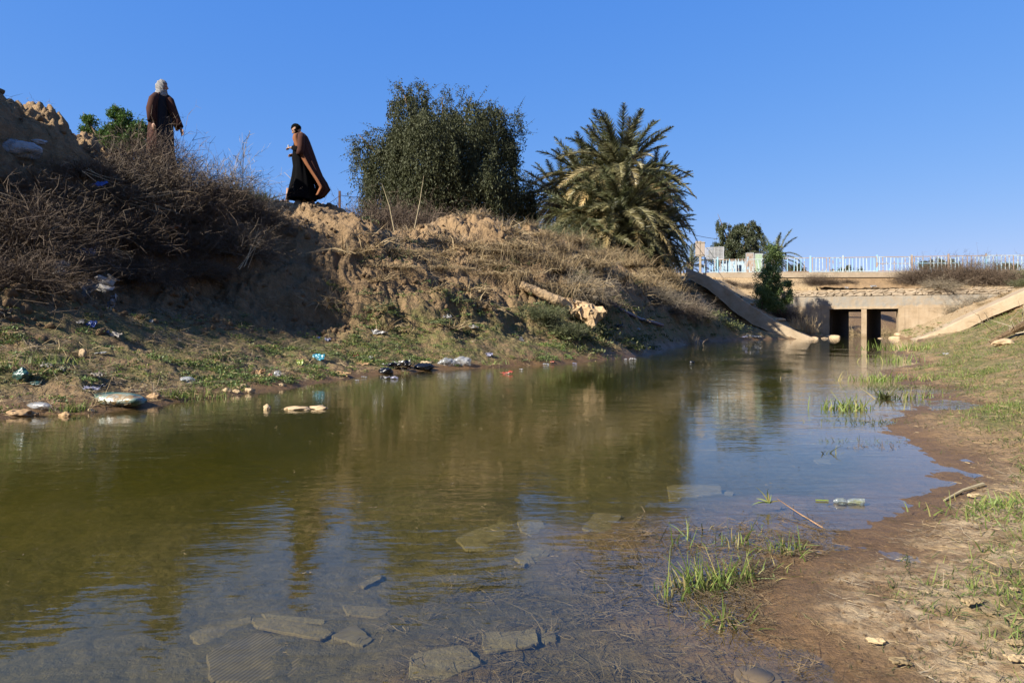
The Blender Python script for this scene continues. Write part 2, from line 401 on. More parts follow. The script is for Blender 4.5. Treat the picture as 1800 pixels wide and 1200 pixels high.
def scatter(name, P, Rt, S, srcs, idx=None, **kw):
    """ground cover: instances of small source meshes on points (geometry nodes)"""
    me = bpy.data.meshes.new(name); me.vertices.add(len(P)); me.vertices.foreach_set('co', np.asarray(P, float).ravel())
    a = me.attributes.new('rot', 'FLOAT_VECTOR', 'POINT'); a.data.foreach_set('vector', np.asarray(Rt, float).ravel())
    a = me.attributes.new('scl', 'FLOAT', 'POINT'); a.data.foreach_set('value', np.asarray(S, float))
    if idx is None: idx = rng.integers(0, len(srcs), len(P))
    a = me.attributes.new('kin', 'INT', 'POINT'); a.data.foreach_set('value', np.asarray(idx, np.int32))
    o = link(name, me)
    ng = bpy.data.node_groups.new(name + '_nodes', 'GeometryNodeTree')
    ng.interface.new_socket('Geometry', in_out='INPUT', socket_type='NodeSocketGeometry')
    ng.interface.new_socket('Geometry', in_out='OUTPUT', socket_type='NodeSocketGeometry')
    N = ng.nodes; K = ng.links
    gi = N.new('NodeGroupInput'); go = N.new('NodeGroupOutput'); jn = N.new('GeometryNodeJoinGeometry')
    def na(nm, t):
        q = N.new('GeometryNodeInputNamedAttribute'); q.data_type = t; q.inputs['Name'].default_value = nm
        return [s_ for s_ in q.outputs if s_.enabled and s_.name == 'Attribute'][0]
    ar, asc, ak = na('rot', 'FLOAT_VECTOR'), na('scl', 'FLOAT'), na('kin', 'INT')
    for k, src in enumerate(srcs):
        so = bpy.data.objects.new(name + '_piece', src)      # never linked: only the instances exist
        oi = N.new('GeometryNodeObjectInfo'); oi.inputs['Object'].default_value = so
        ip = N.new('GeometryNodeInstanceOnPoints')
        cmp_ = N.new('FunctionNodeCompare'); cmp_.data_type = 'INT'; cmp_.operation = 'EQUAL'
        ints = [s_ for s_ in cmp_.inputs if s_.enabled and s_.type == 'INT']
        K.new(ak, ints[0]); ints[1].default_value = k
        K.new(gi.outputs[0], ip.inputs['Points']); K.new(cmp_.outputs[0], ip.inputs['Selection'])
        K.new(oi.outputs['Geometry'], ip.inputs['Instance']); K.new(ar, ip.inputs['Rotation']); K.new(asc, ip.inputs['Scale'])
        K.new(ip.outputs[0], jn.inputs[0])
    K.new(jn.outputs[0], go.inputs[0])
    md = o.modifiers.new('scatter', 'NODES'); md.node_group = ng
    o['kind'] = 'stuff'
    return tag(o, **kw)

# ================================================================ GROUND
def nd_noise_vec(nt, v):
    n = nt.nodes.new('ShaderNodeTexNoise'); n.inputs['Scale'].default_value = 6; nt.links.new(v, n.inputs['Vector']); return n.outputs['Color']
def ground_mat():
    m, nt, nd, lk, b = new_mat('soil')
    v = coords(nt)
    at = nd.new('ShaderNodeAttribute'); at.attribute_name = 'mask'; sep = nd.new('ShaderNodeSeparateColor'); lk.new(at.outputs['Color'], sep.inputs[0])
    at2 = nd.new('ShaderNodeAttribute'); at2.attribute_name = 'mask2'; sep2 = nd.new('ShaderNodeSeparateColor'); lk.new(at2.outputs['Color'], sep2.inputs[0])
    wet, bed, salt = sep.outputs[0], sep.outputs[1], sep.outputs[2]
    green, orange, humus = sep2.outputs[0], sep2.outputs[1], sep2.outputs[2]
    n1 = noise(nt, .7, 6, .6, v); n2 = noise(nt, 9, 8, .7, v); n3 = noise(nt, 60, 6, .7, v)
    c = ramp(nt, n1, [(.3, (.18, .125, .075)), (.5, (.265, .19, .118)), (.7, (.36, .27, .172))])
    c = mix(nt, .55, c, ramp(nt, n2, [(.3, (.12, .085, .05)), (.5, (.265, .19, .118)), (.72, (.44, .335, .22))]))
    c = mix(nt, .35, c, ramp(nt, n3, [(.35, (.12, .085, .05)), (.6, (.36, .26, .17))]))
    c = mix(nt, orange, c, mix(nt, .4, (.36, .19, .10), c))
    sl = math_n(nt, 'MULTIPLY', salt, ramp(nt, noise(nt, 14, 7, .75, v), [(.42, (0, 0, 0)), (.58, (1, 1, 1))]), True)
    c = mix(nt, sl, c, (.50, .42, .31))
    hm = math_n(nt, 'MULTIPLY', humus, ramp(nt, n2, [(.3, (1, 1, 1)), (.65, (.35, .35, .35))]), True)
    c = mix(nt, hm, c, (.105, .075, .042))
    gm = math_n(nt, 'MULTIPLY', green, ramp(nt, noise(nt, 4, 7, .75, v), [(.40, (0, 0, 0)), (.6, (1, 1, 1))]), True)
    c = mix(nt, gm, c, ramp(nt, n3, [(.3, (.05, .085, .018)), (.7, (.12, .15, .045))]))
    c = mix(nt, wet, c, mix(nt, 1.0, c, (.60, .53, .43), 'MULTIPLY'))
    bc = ramp(nt, noise(nt, 3.0, 7, .7, v, 1.5), [(.3, (.030, .026, .011)), (.5, (.080, .065, .030)), (.7, (.14, .112, .056))])
    bc = mix(nt, .5, bc, ramp(nt, noise(nt, 26, 8, .75, v), [(.3, (.026, .024, .010)), (.65, (.175, .14, .072))]))
    c = mix(nt, bed, c, bc)
    lk.new(c, b.inputs['Base Color'])
    rg = nd.new('ShaderNodeMapRange'); lk.new(wet, rg.inputs[0]); rg.inputs[3].default_value = .95; rg.inputs[4].default_value = .58
    lk.new(rg.outputs[0], b.inputs['Roughness']); b.inputs['Specular IOR Level'].default_value = .3
    h = math_n(nt, 'ADD', noise(nt, 22, 8, .7, v), math_n(nt, 'MULTIPLY', noise(nt, 110, 5, .7, v), .35))
    vo = nd.new('ShaderNodeTexVoronoi'); vo.inputs['Scale'].default_value = 11; lk.new(mix(nt, .25, v, nd_noise_vec(nt, v)), vo.inputs['Vector'])
    vo2 = nd.new('ShaderNodeTexVoronoi'); vo2.inputs['Scale'].default_value = 34; lk.new(v, vo2.inputs['Vector'])
    cr = math_n(nt, 'ADD', vo.outputs['Distance'], math_n(nt, 'MULTIPLY', vo2.outputs['Distance'], .4))
    crm = math_n(nt, 'MULTIPLY', cr, math_n(nt, 'MULTIPLY', math_n(nt, 'SUBTRACT', 1.0, bed), math_n(nt, 'SUBTRACT', 1.0, wet)))
    b0 = bump(nt, crm, .55, -.05)
    b1 = bump(nt, h, .75, .035, b0)
    lk.new(b1, b.inputs['Normal'])
    return m
M_soil = ground_mat()

def build_ground():
    r1 = np.geomspace(.45, 9, 330); r2 = np.geomspace(9, 24, 270)[1:]; r3 = np.geomspace(24, 96, 270)[1:]; r4 = np.geomspace(96, 1500, 36)[1:]
    rr = np.concatenate([r1, r2, r3, r4])
    a_in = np.linspace(R(-44), R(44), 860)
    a_l = np.linspace(R(-180), R(-44), 60)[:-1]; a_r = np.linspace(R(44), R(180), 60)[1:-1]
    aa = np.concatenate([a_l, a_in, a_r])
    A, Rr = np.meshgrid(aa, rr, indexing='ij')
    x = (Rr * np.sin(A)).ravel(); y = (Rr * np.cos(A)).ravel()
    o = {}
    z = H(x, y, True, o)
    # break up the heightfield sideways a little on the steep bank, so that clods overhang
    sl = sstep(.25, .5, o['t']) * (1 - sstep(1.1, 1.4, o['t'])) * (o['dL'] > 0) * (1 - o['nearbr'])
    q = np.stack([x, y, z], 1)
    x2 = x + sl * .09 * fbm3(q * 3.1, 5, 3); y2 = y + sl * .09 * fbm3(q * 3.1 + 40, 6, 3)
    V = np.stack([x2, y2, z], 1)
    na, nr = len(aa), len(rr)
    I = np.arange(na * nr).reshape(na, nr)
    In = np.roll(I, -1, axis=0)
    F = np.stack([I[:, :-1], I[:, 1:], In[:, 1:], In[:, :-1]], -1).reshape(-1, 4)
    F = F[:, ::-1].copy()
    cx = x[F].mean(1); cy = y[F].mean(1); s, n = to_sn(cx, cy)
    keep = ~((s > -.35) & (s < 6.8) & (n > -.15) & (n < 9.8))
    F = F[keep]
    F[F == -1] = 0
    me = mk_mesh('ground', V, F, M_soil, True)
    # centre disc under the camera
    g = link('ground', me); g['kind'] = 'structure'
    dL, dR, t, far = o['dL'], o['dR'], o['t'], o['far']
    nz = fbm2(x * .9, y * .9, 201, 4); nz2 = fbm2(x * 3.1, y * 3.1, 202, 4)
    d_sh = np.where(dL > 0, dL, np.where(dR > 0, dR, 0))
    wet = np.clip(np.where(dR > 0, sstep(.26, .03, dR - .10 * nz2 - .006 * np.minimum(far, 10)), sstep(.5, .05, dL)) , 0, 1) * (d_sh > 0) + (d_sh <= 0)
    wet = np.maximum(wet, sstep(.035, .0, z) * (far < 20)) * (1 - o['nearbr'] * .5)
    bed = sstep(.0, -.06, z)
    salt = sstep(.10, .2, dR - .08 * nz2) * sstep(.6, .3, dR + .1 * nz) * sstep(3.4, 1.9, y) * (y > .2)
    salt = np.maximum(salt, .5 * sstep(.2, .5, nz) * (dR > .4) * (y < 30))
    salt = np.maximum(salt, .85 * o['nearbr'] * (d_sh > .3) * (o['n'] < 3))
    green = np.where(dR > 0, sstep(.25, .6, dR + .15 * nz) * sstep(5.5, 2.5, dR), sstep(.02, .1, t) * sstep(.42, .25, t + .06 * nz)) * (d_sh > 0)
    green = green * (1 - .8 * o['nearbr']) * .75
    orange = (dR > 2.0) * sstep(2.0, 3.5, dR + nz) * sstep(12, 18, y) * (1 - o['nearbr'])
    humus = sstep(.05, .1, t) * sstep(.9, .5, t + .25 * nz) * (dL > 0) * .45 * sstep(34, 12, y) + (dL > 0) * sstep(3, -1, x) * .15 * (t < .8)
    humus = np.maximum(humus, (dR > 0) * .15 * sstep(0, .6, nz))
    def attr(nm, a, b_, c):
        at = me.color_attributes.new(nm, 'FLOAT_COLOR', 'POINT')
        at.data.foreach_set('color', np.clip(np.stack([a, b_, c, np.ones_like(a)], 1), 0, 1).ravel())
    attr('mask', wet, bed, salt); attr('mask2', green, orange, humus)
    return g
ground = build_ground()
mobj('ground', *(lambda th: (np.concatenate([[[0, 0, -.02]], np.stack([.47 * np.sin(th), .47 * np.cos(th), H(.47 * np.sin(th), .47 * np.cos(th))], 1)]),
     np.array([[0, 1 + (i + 1) % 40, 1 + i] for i in range(40)])))(np.linspace(0, 2 * np.pi, 41)[:-1]), M_soil, smooth=True, kind='structure')

# ================================================================ WATER
def water_mat():
    m, nt, nd, lk, b = new_mat('water'); nd.remove(b)
    out = nd['Material Output']
    v = coords(nt, (1, 1, 1), rot=(0, 0, R(-28)))
    v2 = coords(nt, (1, 2.6, 1), rot=(0, 0, R(-18)))
    h1_ = noise(nt, 2.2, 3, .5, v2, .4); h2 = noise(nt, 9, 3, .5, v2, .2); h3 = noise(nt, .5, 2, .5, v)
    patch = ramp(nt, h3, [(.35, (.25,) * 3), (.65, (1,) * 3)])
    h = math_n(nt, 'ADD', math_n(nt, 'MULTIPLY', h1_, 1.0), math_n(nt, 'MULTIPLY', h2, .42))
    h = math_n(nt, 'MULTIPLY', h, patch)
    nrm = bump(nt, h, 1.0, .0048)
    fr = nd.new('ShaderNodeFresnel'); fr.inputs[0].default_value = 1.33; lk.new(nrm, fr.inputs['Normal'])
    gl = nd.new('ShaderNodeBsdfGlossy'); gl.inputs['Roughness'].default_value = .003; lk.new(nrm, gl.inputs['Normal']); gl.inputs['Color'].default_value = (1, 1, 1, 1)
    rf = nd.new('ShaderNodeBsdfTransparent'); rf.inputs['Color'].default_value = (.92, .94, .85, 1)
    mx = nd.new('ShaderNodeMixShader'); gb = nd.new('ShaderNodeNewGeometry'); fm = nd.new('ShaderNodeMix'); lk.new(gb.outputs['Backfacing'], fm.inputs[0]); lk.new(fr.outputs[0], fm.inputs[2]); fm.inputs[3].default_value = .04; lk.new(fm.outputs[0], mx.inputs[0]); lk.new(rf.outputs[0], mx.inputs[1]); lk.new(gl.outputs[0], mx.inputs[2])
    lk.new(mx.outputs[0], out.inputs[0])
    pv = nd.new('ShaderNodeVolumePrincipled')
    pv.inputs['Color'].default_value = (.048, .050, .010, 1); pv.inputs['Density'].default_value = 1.5
    pv.inputs['Absorption Color'].default_value = (.42, .385, .09, 1)
    pv.inputs['Anisotropy'].default_value = .3
    lk.new(pv.outputs[0], out.inputs['Volume'])
    return m
M_water = water_mat()
mb = MB(); mb.box((40, 55, -.75), (200, 160, 1.5)); mb.build('water', M_water, kind='structure')

# ================================================================ CULVERT UNDER THE ROAD
M_conc = None
def conc_mat():
    m, nt, nd, lk, b = new_mat('old_concrete')
    v = coords(nt)
    c = ramp(nt, noise(nt, 1.2, 7, .65, v), [(.3, (.40, .30, .19)), (.5, (.49, .375, .25)), (.7, (.56, .45, .32))])
    st = noise(nt, 1.6, 6, .7, coords(nt, (3.0, 3.0, .25)))
    c = mix(nt, ramp(nt, st, [(.48, (0, 0, 0)), (.75, (.55,) * 3)]), c, (.22, .17, .115))
    sx = nd.new('ShaderNodeSeparateXYZ'); lk.new(coords(nt), sx.inputs[0])
    zz = math_n(nt, 'ADD', sx.outputs[2], math_n(nt, 'MULTIPLY', noise(nt, 1.2, 6, .7, coords(nt)), .8))
    band = ramp(nt, math_n(nt, 'DIVIDE', zz, 4.0), [(.64, (0, 0, 0)), (.68, (1, 1, 1)), (.83, (1, 1, 1)), (.87, (0, 0, 0))])
    band = math_n(nt, 'MULTIPLY', band, ramp(nt, noise(nt, 2.4, 6, .7, v), [(.35, (.25,) * 3), (.6, (.9,) * 3)]))
    c = mix(nt, band, c, (.335, .32, .285))
    low = ramp(nt, sx.outputs[2], [(.0, (1, 1, 1)), (.35, (0, 0, 0))])
    c = mix(nt, low, c, (.30, .22, .13))
    lk.new(c, b.inputs['Base Color']); b.inputs['Roughness'].default_value = .9; b.inputs['Specular IOR Level'].default_value = .2
    lk.new(bump(nt, noise(nt, 7, 8, .7, v), .5, .05), b.inputs['Normal'])
    return m
M_conc = conc_mat()
M_stone = leaf_mat('coping_stone', [(.50, .37, .235), (.40, .30, .195), (.55, .44, .31), (.45, .345, .24)], trans=0, rough=.9, obj_var=.18)
M_dirt = pm('dusty_earth', [(.3, (.37, .265, .165)), (.55, (.47, .35, .23)), (.75, (.54, .43, .30))], .95, 1.5, 9, .8, .06)
M_wing = pm('wing_concrete', [(.30, (.34, .25, .155)), (.42, (.44, .335, .215)), (.55, (.50, .39, .265)), (.75, (.57, .46, .33))], .95, 1.3, 5, .6, .06, detail=9)
M_shade = pm('shade_dark_inner_wall', (.055, .042, .03), .9, 2, 9, .5, .03)  # near-black colour stands in for the shade inside the openings
RZB = -BA
def bobj(mb, name, mats, parent, smooth=False, **kw): return mb.build(name, mats, parent, smooth, **kw)
culvert = empty('road_culvert', (BO[0], BO[1], 0), RZB, 'buff concrete culvert with two square openings and a dry stone coping under the road', 'culvert')
LC = 9.0; SK = .212
def roughbox(s0, s1, n0, n1, z0, z1, nx=1, ny=1, nz=1, amp=.0, skew=0):
    """box with a slightly worn surface"""
    V = []; F = []; idx = {}
    def vid(i, j, k):
        if (i, j, k) not in idx:
            idx[(i, j, k)] = len(V)
            nn = n0 + (n1 - n0) * j / ny
            V.append((s0 + (s1 - s0) * i / nx + skew * nn, nn, z0 + (z1 - z0) * k / nz))
        return idx[(i, j, k)]
    for i in range(nx):
        for k in range(nz):
            F.append((vid(i, 0, k), vid(i + 1, 0, k), vid(i + 1, 0, k + 1), vid(i, 0, k + 1)))
            F.append((vid(i, ny, k + 1), vid(i + 1, ny, k + 1), vid(i + 1, ny, k), vid(i, ny, k)))
    for j in range(ny):
        for k in range(nz):
            F.append((vid(0, j, k), vid(0, j, k + 1), vid(0, j + 1, k + 1), vid(0, j + 1, k)))
            F.append((vid(nx, j, k), vid(nx, j + 1, k), vid(nx, j + 1, k + 1), vid(nx, j, k + 1)))
    for i in range(nx):
        for j in range(ny):
            F.append((vid(i, j, 0), vid(i, j + 1, 0), vid(i + 1, j + 1, 0), vid(i + 1, j, 0)))
            F.append((vid(i, j, nz), vid(i + 1, j, nz), vid(i + 1, j + 1, nz), vid(i, j + 1, nz)))
    V = np.array(V)
    if amp: V = V + amp * np.stack([fbm3(V * 3.1, 3), fbm3(V * 3.1 + 9, 4), fbm3(V * 3.1 + 19, 5)], 1)
    return V, F
def rb(name, mats, parent, *a, **k):
    tg = {kk: k.pop(kk) for kk in list(k) if kk in ('label', 'kind')}
    V, F = roughbox(*a, **k); return mobj(name, V, F, mats, parent, **tg)
# headwall: left field, right field, lintel
rb('headwall', M_conc, culvert, -3.5, -.01, 0, .9, -.8, 2.02, nx=14, nz=10, amp=.02)
rb('headwall', M_conc, culvert, 4.33, 10.9, 0, .9, -.8, 2.02, nx=24, nz=10, amp=.02)
rb('lintel', M_conc, culvert, -3.5, 10.9, -.012, .9, 2.024, 2.92, nx=56, nz=4, amp=.022, label='stained grey cement band over the openings')
rb('pier', M_shade, culvert, 2.03, 2.36, .02, LC, -.8, 2.02, nx=1, ny=10, nz=6, amp=.008, skew=SK)
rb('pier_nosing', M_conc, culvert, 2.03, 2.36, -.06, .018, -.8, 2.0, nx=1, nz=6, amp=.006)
rb('side_wall', M_shade, culvert, -.4, 0.0, .92, LC, -.8, 2.02, ny=10, nz=6, amp=.008, skew=SK)
rb('side_wall', M_shade, culvert, 4.33, 4.8, .92, LC, -.8, 2.02, ny=10, nz=6, amp=.008, skew=SK)
rb('roof_slab', M_shade, culvert, -.4, 4.8, .92, LC, 2.024, 2.4, nx=6, ny=8, amp=.008, skew=SK)
rb('back_wall', M_conc, culvert, -2, 1.88, LC + .02, LC + .5, -.8, 2.9, nx=6, nz=5, amp=.01)
rb('back_wall', M_conc, culvert, 6.3, 10.5, LC + .02, LC + .5, -.8, 2.9, nx=6, nz=5, amp=.01)
rb('back_lintel', M_conc, culvert, -2, 10.5, LC + .03, LC + .5, 2.02, 4.2, nx=6, nz=2, amp=.005)
# dry stone coping: three courses of flat stones, every stone its own piece
proto = []
for k in range(6):
    V, F = roughbox(-.5, .5, -.5, .5, -.5, .5, nx=3, ny=1, nz=2)
    r_ = np.random.default_rng(k); V = V + r_.normal(size=V.shape) * np.array([.035, .05, .075])
    proto.append(mk_mesh('stone', V, F, M_stone))
z0 = 2.945
rb('mortar', M_conc, culvert, -3.45, 10.85, .14, .60, 2.925, 3.40, nx=40, nz=2, amp=.02)
for course, hgt in enumerate((.17, .16, .15)):
    s_ = -3.4 + random.uniform(0, .3)
    while s_ < 10.7:
        w = random.uniform(.35, .8)
        if not (course == 2 and 6.9 < s_ < 8.0) and not (course == 2 and random.random() < .06):
            o = link('stone', random.choice(proto), culvert)
            o.location = (s_ + w / 2, .28 + course * .07 + random.uniform(-.03, .03), z0 + hgt / 2)
            o.scale = (w - .035, .55, hgt * random.uniform(.82, 1.0)); o.rotation_euler = (random.uniform(-.03, .03), random.uniform(-.035, .035), random.uniform(-.05, .05))
        s_ += w
    z0 += hgt
# earth over the culvert
sv = np.linspace(-.7, 7.1, 90); nv = np.linspace(.42, 9.25, 60)
S_, N_ = np.meshgrid(sv, nv, indexing='ij'); PX = BO[0] + ES[0] * S_ + EN[0] * N_; PY = BO[1] + ES[1] * S_ + EN[1] * N_
dzz = deck_z(S_); ZZ = dzz - .42 - np.maximum(2.5 - N_, 0) * .42; ZZ = np.where(N_ > 2.5, dzz - .05, ZZ) + (N_ < 2.3) * (.1 * fbm2(PX * 1.5, PY * 1.5, 99, 3) + .05 * fbm2(PX * 5, PY * 5, 98, 3)) + .01
V = np.stack([PX, PY, ZZ], -1).reshape(-1, 3); I = np.arange(90 * 60).reshape(90, 60)
mobj('embankment', V, np.stack([I[:-1, :-1], I[1:, :-1], I[1:, 1:], I[:-1, 1:]], -1).reshape(-1, 4), M_soil, smooth=True, kind='structure')
# road slab
V = []; F = []; ss = np.linspace(-60, 60, 61)
M_road = pm('road_edge_concrete', [(.3, (.33, .26, .185)), (.6, (.43, .35, .255))], .9, 2, 12, .4, .02)
for s_ in ss:
    for (n_, dz_) in ((2.28, -.40), (2.28, .0), (2.75, .005), (8.8, .005), (8.8, -.4)):
        p = BW(s_, n_ + .02 * math.sin(s_ * 3.1), deck_z(s_) + dz_); V.append(p)
for i in range(60):
    for k in range(4): F.append((i * 5 + k, i * 5 + k + 1, i * 5 + 6 + k, i * 5 + 5 + k))
    F.append((i * 5 + 4, i * 5, i * 5 + 5, i * 5 + 9))
mobj('road', np.array(V), F, M_road, kind='structure')

# wings: concrete edge beams running down both banks
def wing(name, s_of, side, label):
    root = empty(name, (0, 0, 0), 0, label, 'wing wall')
    pts = s_of
    V = []; F = []; cur = 0
    M = 60
    for i in range(M + 1):
        t = i / M; s_ = np.interp(t, np.linspace(0, 1, len(pts)), [p[0] for p in pts]); zt = np.interp(t, np.linspace(0, 1, len(pts)), [p[1] for p in pts]); th = np.interp(t, np.linspace(0, 1, len(pts)), [p[2] for p in pts])
        wv = .05 * vn2(np.array([s_ * 1.3]), np.array([3.0]), 5)[0]
        low = .06 * vn2(np.array([s_ * 2.3]), np.array([7.0]), 9)[0]
        for (dn, dz_) in ((0, -th + low), (.06, -th * .5), (.14, -.02), (.2, .03), (.55, .04), (2.4, .0 + .03), (2.5, -.3)):
            V.append(BW(s_, -8.9 + dn + wv * (dn < .1), zt + dz_))
    K = 7
    for i in range(M):
        for k in range(K - 1): F.append((i * K + k, i * K + k + 1, (i + 1) * K + k + 1, (i + 1) * K + k))
    F.append(tuple(range(K))); F.append(tuple(M * K + k for k in range(K))[::-1])
    V = np.array(V); V = V + .014 * np.stack([fbm3(V * 4, 3), fbm3(V * 4 + 9, 4), 1.5 * fbm3(V * 4 + 19, 5)], 1)
    if side < 0: F = [f[::-1] for f in F]
    mobj('beam', V, F, M_wing, root)
    return root
wing('wing_wall', [(-1.1, -.05, .2), (-2.2, .40, .55), (-3.5, 1.1, .85), (-4.9, 2.05, 1.1), (-6.2, 3.05, 1.1), (-7.5, 3.95, .8), (-8.9, 4.55, .55)], 1, 'long buff concrete wing wall slanting down the left bank to the culvert')
wing('wing_wall', [(3.9, -.1, .2), (5.2, .5, .45), (6.5, 1.22, .58), (7.9, 1.98, .62), (9.3, 2.72, .62), (10.9, 3.5, .6), (13.2, 4.5, .5)], -1, 'straight buff concrete wing wall rising up the right bank')
rebar = MB()

# rubble lying on the left apron and at the culvert foot
M_rub = pm('rubble', [(.3, (.33, .25, .17)), (.7, (.58, .48, .36))], .9, 3, 14, .6, .02)
def chunk(name, p, size, seed, mat, label, cat='stone', group=None, rz=None, amp=.3, sub=3, sink=.35):
    V, F = blob(seed, (size[0] / 2, size[1] / 2, size[2] / 2), sub, amp, 1.6, 3)
    o = mobj(name, V, F, mat, None, False, loc=(p[0], p[1], p[2] + size[2] * (.5 - sink)), rot=(0, 0, random.uniform(0, 3) if rz is None else rz), label=label, cat=cat, group=group)
    return o
for (s_, n_, sz, lb) in [(-3.4, -5.6, (1.1, .6, .25), 'flat pale slab of rubble beside the green bush on the left apron'), (-1.3, -7.2, (1.5, .45, .3), 'long broken concrete block at the foot of the apron'),
                     (-.6, -6.2, (.5, .4, .2), 'small pale boulder beside the reeds near the culvert'), (-5.2, -5.4, (.9, .5, .3), 'whitish broken block high on the left apron'),
                     (.1, -1.2, (1.2, .5, .4), 'flat stone at the foot of the left opening'), (4.0, -2.2, (.8, .4, .3), 'slanting slab lying before the right opening'), (3.5, -4.6, (.7, .4, .25), 'grey stone at the water edge on the right grass spit'),
                     (2.75, -4.2, (.38, .3, .16), 'rounded pale stone in the water beside the pier')]:
    x, y, _ = BW(s_, n_); chunk('broken_block', (x, y, max(h1(x, y), -.05)), sz, random.randint(0, 99), M_rub, lb, 'rubble', amp=.22)

# ================================================================ RAILING
M_railb = None
def paint_rust(name, blue, rusty):
    m, nt, nd, lk, b = new_mat(name)
    v = coords(nt, kind='Object'); g = nd.new('ShaderNodeObjectInfo')
    vm = nd.new('ShaderNodeVectorMath'); vm.operation = 'ADD'; lk.new(v, vm.inputs[0]); lk.new(g.outputs['Location'], vm.inputs[1])
    f = math_n(nt, 'ADD', noise(nt, 3.5, 5, .7, vm.outputs[0]), math_n(nt, 'MULTIPLY', math_n(nt, 'SUBTRACT', g.outputs['Random'], .5), .35))
    c = ramp(nt, f, [(rusty - .03, blue), (rusty + .03, (.36, .25, .18)), (.85, (.44, .33, .25))])
    lk.new(c, b.inputs['Base Color']); b.inputs['Roughness'].default_value = .6
    return m
M_railb = paint_rust('blue_rail_paint', (.30, .53, .70), .60)
M_railp = paint_rust('pale_rail_paint', (.48, .61, .68), .62)
M_railr = paint_rust('rusted_rail_paint', (.46, .55, .58), .50)
rail = empty('bridge_railing', (0, 0, 0), 0, 'light blue and rusted steel railing along the road over the culvert', 'railing')
RN = 2.55
def boxmesh(name, sx, sy, sz, mat):
    mb = MB(); mb.box((0, 0, sz / 2), (sx, sy, sz)); return mk_mesh(name, np.array(mb.v), mb.f, mat)
post_m = boxmesh('post', .12, .12, 1.26, M_railb); post_g = boxmesh('post', .10, .10, 1.26, M_railr)
pk = [boxmesh('picket', .055, .03, 1.04, M_railp), boxmesh('picket', .055, .03, 1.04, M_railr), boxmesh('picket', .06, .03, 1.04, M_railb)]
posts = [-8.95] + [1.03 + 2.25 * k for k in range(-4, 9)]
for i, s_ in enumerate(posts):
    o = link('post', post_g if i in (5, 8) else post_m, rail); o.location = BW(s_, RN, deck_z(s_) + .0); o.rotation_euler = (random.uniform(-.02, .02), random.uniform(-.02, .02), RZB)
for i in range(len(posts) - 1):
    a, b_ = posts[i] + .05, posts[i + 1] - .05; L = b_ - a; mid = (a + b_) / 2
    tilt = math.atan(.0246) + (random.uniform(-.012, .012)); sag = (.05 if i in (1, 2) else 0)
    for nm, zz, th, mt in (('top_rail', 1.10 - sag, .05, M_railr), ('bottom_rail', .07, .05, M_railr)):
        mb = MB(); mb.box((0, 0, 0), (L, .045, th)); o = mb.build(nm, mt, rail); o.location = BW(mid, RN, deck_z(mid) + zz); o.rotation_euler = (0, tilt, RZB)
    npk = max(3, int(round(L / .235)))
    for k in range(npk):
        s_ = a + L * (k + .5) / npk
        if random.random() < .04: continue
        w = random.random(); o = link('picket', pk[0] if w < .4 else (pk[1] if w < (.85 if i > 5 else .6) else pk[2]), rail)
        o.location = BW(s_, RN + .0, deck_z(s_) + .05); o.rotation_euler = (random.uniform(-.03, .03), random.uniform(-.035, .035) - (.12 if i == 2 else 0), RZB)
# short inner rail seen behind the pickets in the later bays
for i in range(6, len(posts) - 1):
    a, b_ = posts[i] + .05, posts[i + 1] - .05; L = b_ - a; mid = (a + b_) / 2
    mb = MB(); mb.box((0, 0, 0), (L, .03, .05)); o = mb.build('middle_rail', M_railb, rail); o.location = BW(mid, RN + .06, deck_z(mid) + .62); o.rotation_euler = (0, .03, RZB)
# far side railing of the road (blue)
rail2 = empty('far_railing', (0, 0, 0), 0, 'lower blue steel railing on the far side of the road', 'railing')
for i in range(0, 9):
    a = -1 + 2.9 * i; mid = a + 1.45
    for zz in (.1, .62):
        mb = MB(); mb.box((0, 0, 0), (2.84, .04, .05)); o = mb.build('rail', M_railb, rail2); o.location = BW(mid, 8.4, deck_z(mid) + zz - .1); o.rotation_euler = (0, .025, RZB)
    o = link('post', boxmesh('post', .08, .08, .85, M_railb), rail2); o.location = BW(a, 8.4, deck_z(a) - .1); o.rotation_euler = (0, 0, RZB)
    for k in range(9):
        s_ = a + 2.9 * (k + .5) / 9; o = link('picket', pk[0], rail2); o.location = BW(s_, 8.4, deck_z(s_) - .1); o.rotation_euler = (0, 0, RZB); o.scale = (.8, 1, .68)

# ---- signs and boards behind the railing
M_tan = pm('sign_back', [(.3, (.42, .34, .27)), (.7, (.55, .46, .37))], .7, 2, 10, .1, .01)
M_conp = pm('post_concrete', [(.3, (.30, .25, .18)), (.7, (.46, .39, .29))], .9, 3, 20, .3, .01)
sg = empty('road_sign', W(1231, 478, 54.2), RZB, 'tan back of a tall road sign on a concrete post left of the blue railing', 'sign')
mb = MB(); mb.box((0, 0, 1.2), (.17, .17, 2.5)); mb.build('post', M_conp, sg)
mb = MB(); mb.box((-.18, -.05, 0), (.36, .025, 1.18)); o = mb.build('panel', M_tan, sg); o.location = (-.01, -.06, 1.85)
mb = MB(); mb.box((.18, -.05, 0), (.32, .025, 1.14)); o = mb.build('panel', M_tan, sg); o.location = (.02, -.06, 1.80)
for zz in (1.35, 2.3):
    mb = MB(); mb.box((0, 0, 0), (.7, .03, .04)); o = mb.build('crossbar', M_conp, sg); o.location = (0, -.145, zz)
M_white = pm('white_paint', [(.3, (.46, .47, .48)), (.7, (.58, .58, .58))], .6, 3, 15, .1, .01)
lat = empty('white_lattice_panel', W(1256, 456, 57), RZB, 'white square lattice panel standing behind the left end of the railing', 'panel')
for w_ in ((0, 0, .02), (0, 0, 1.0)):
    mb = MB(); mb.box(w_, (1.45, .05, .06)); mb.build('frame', M_white, lat)
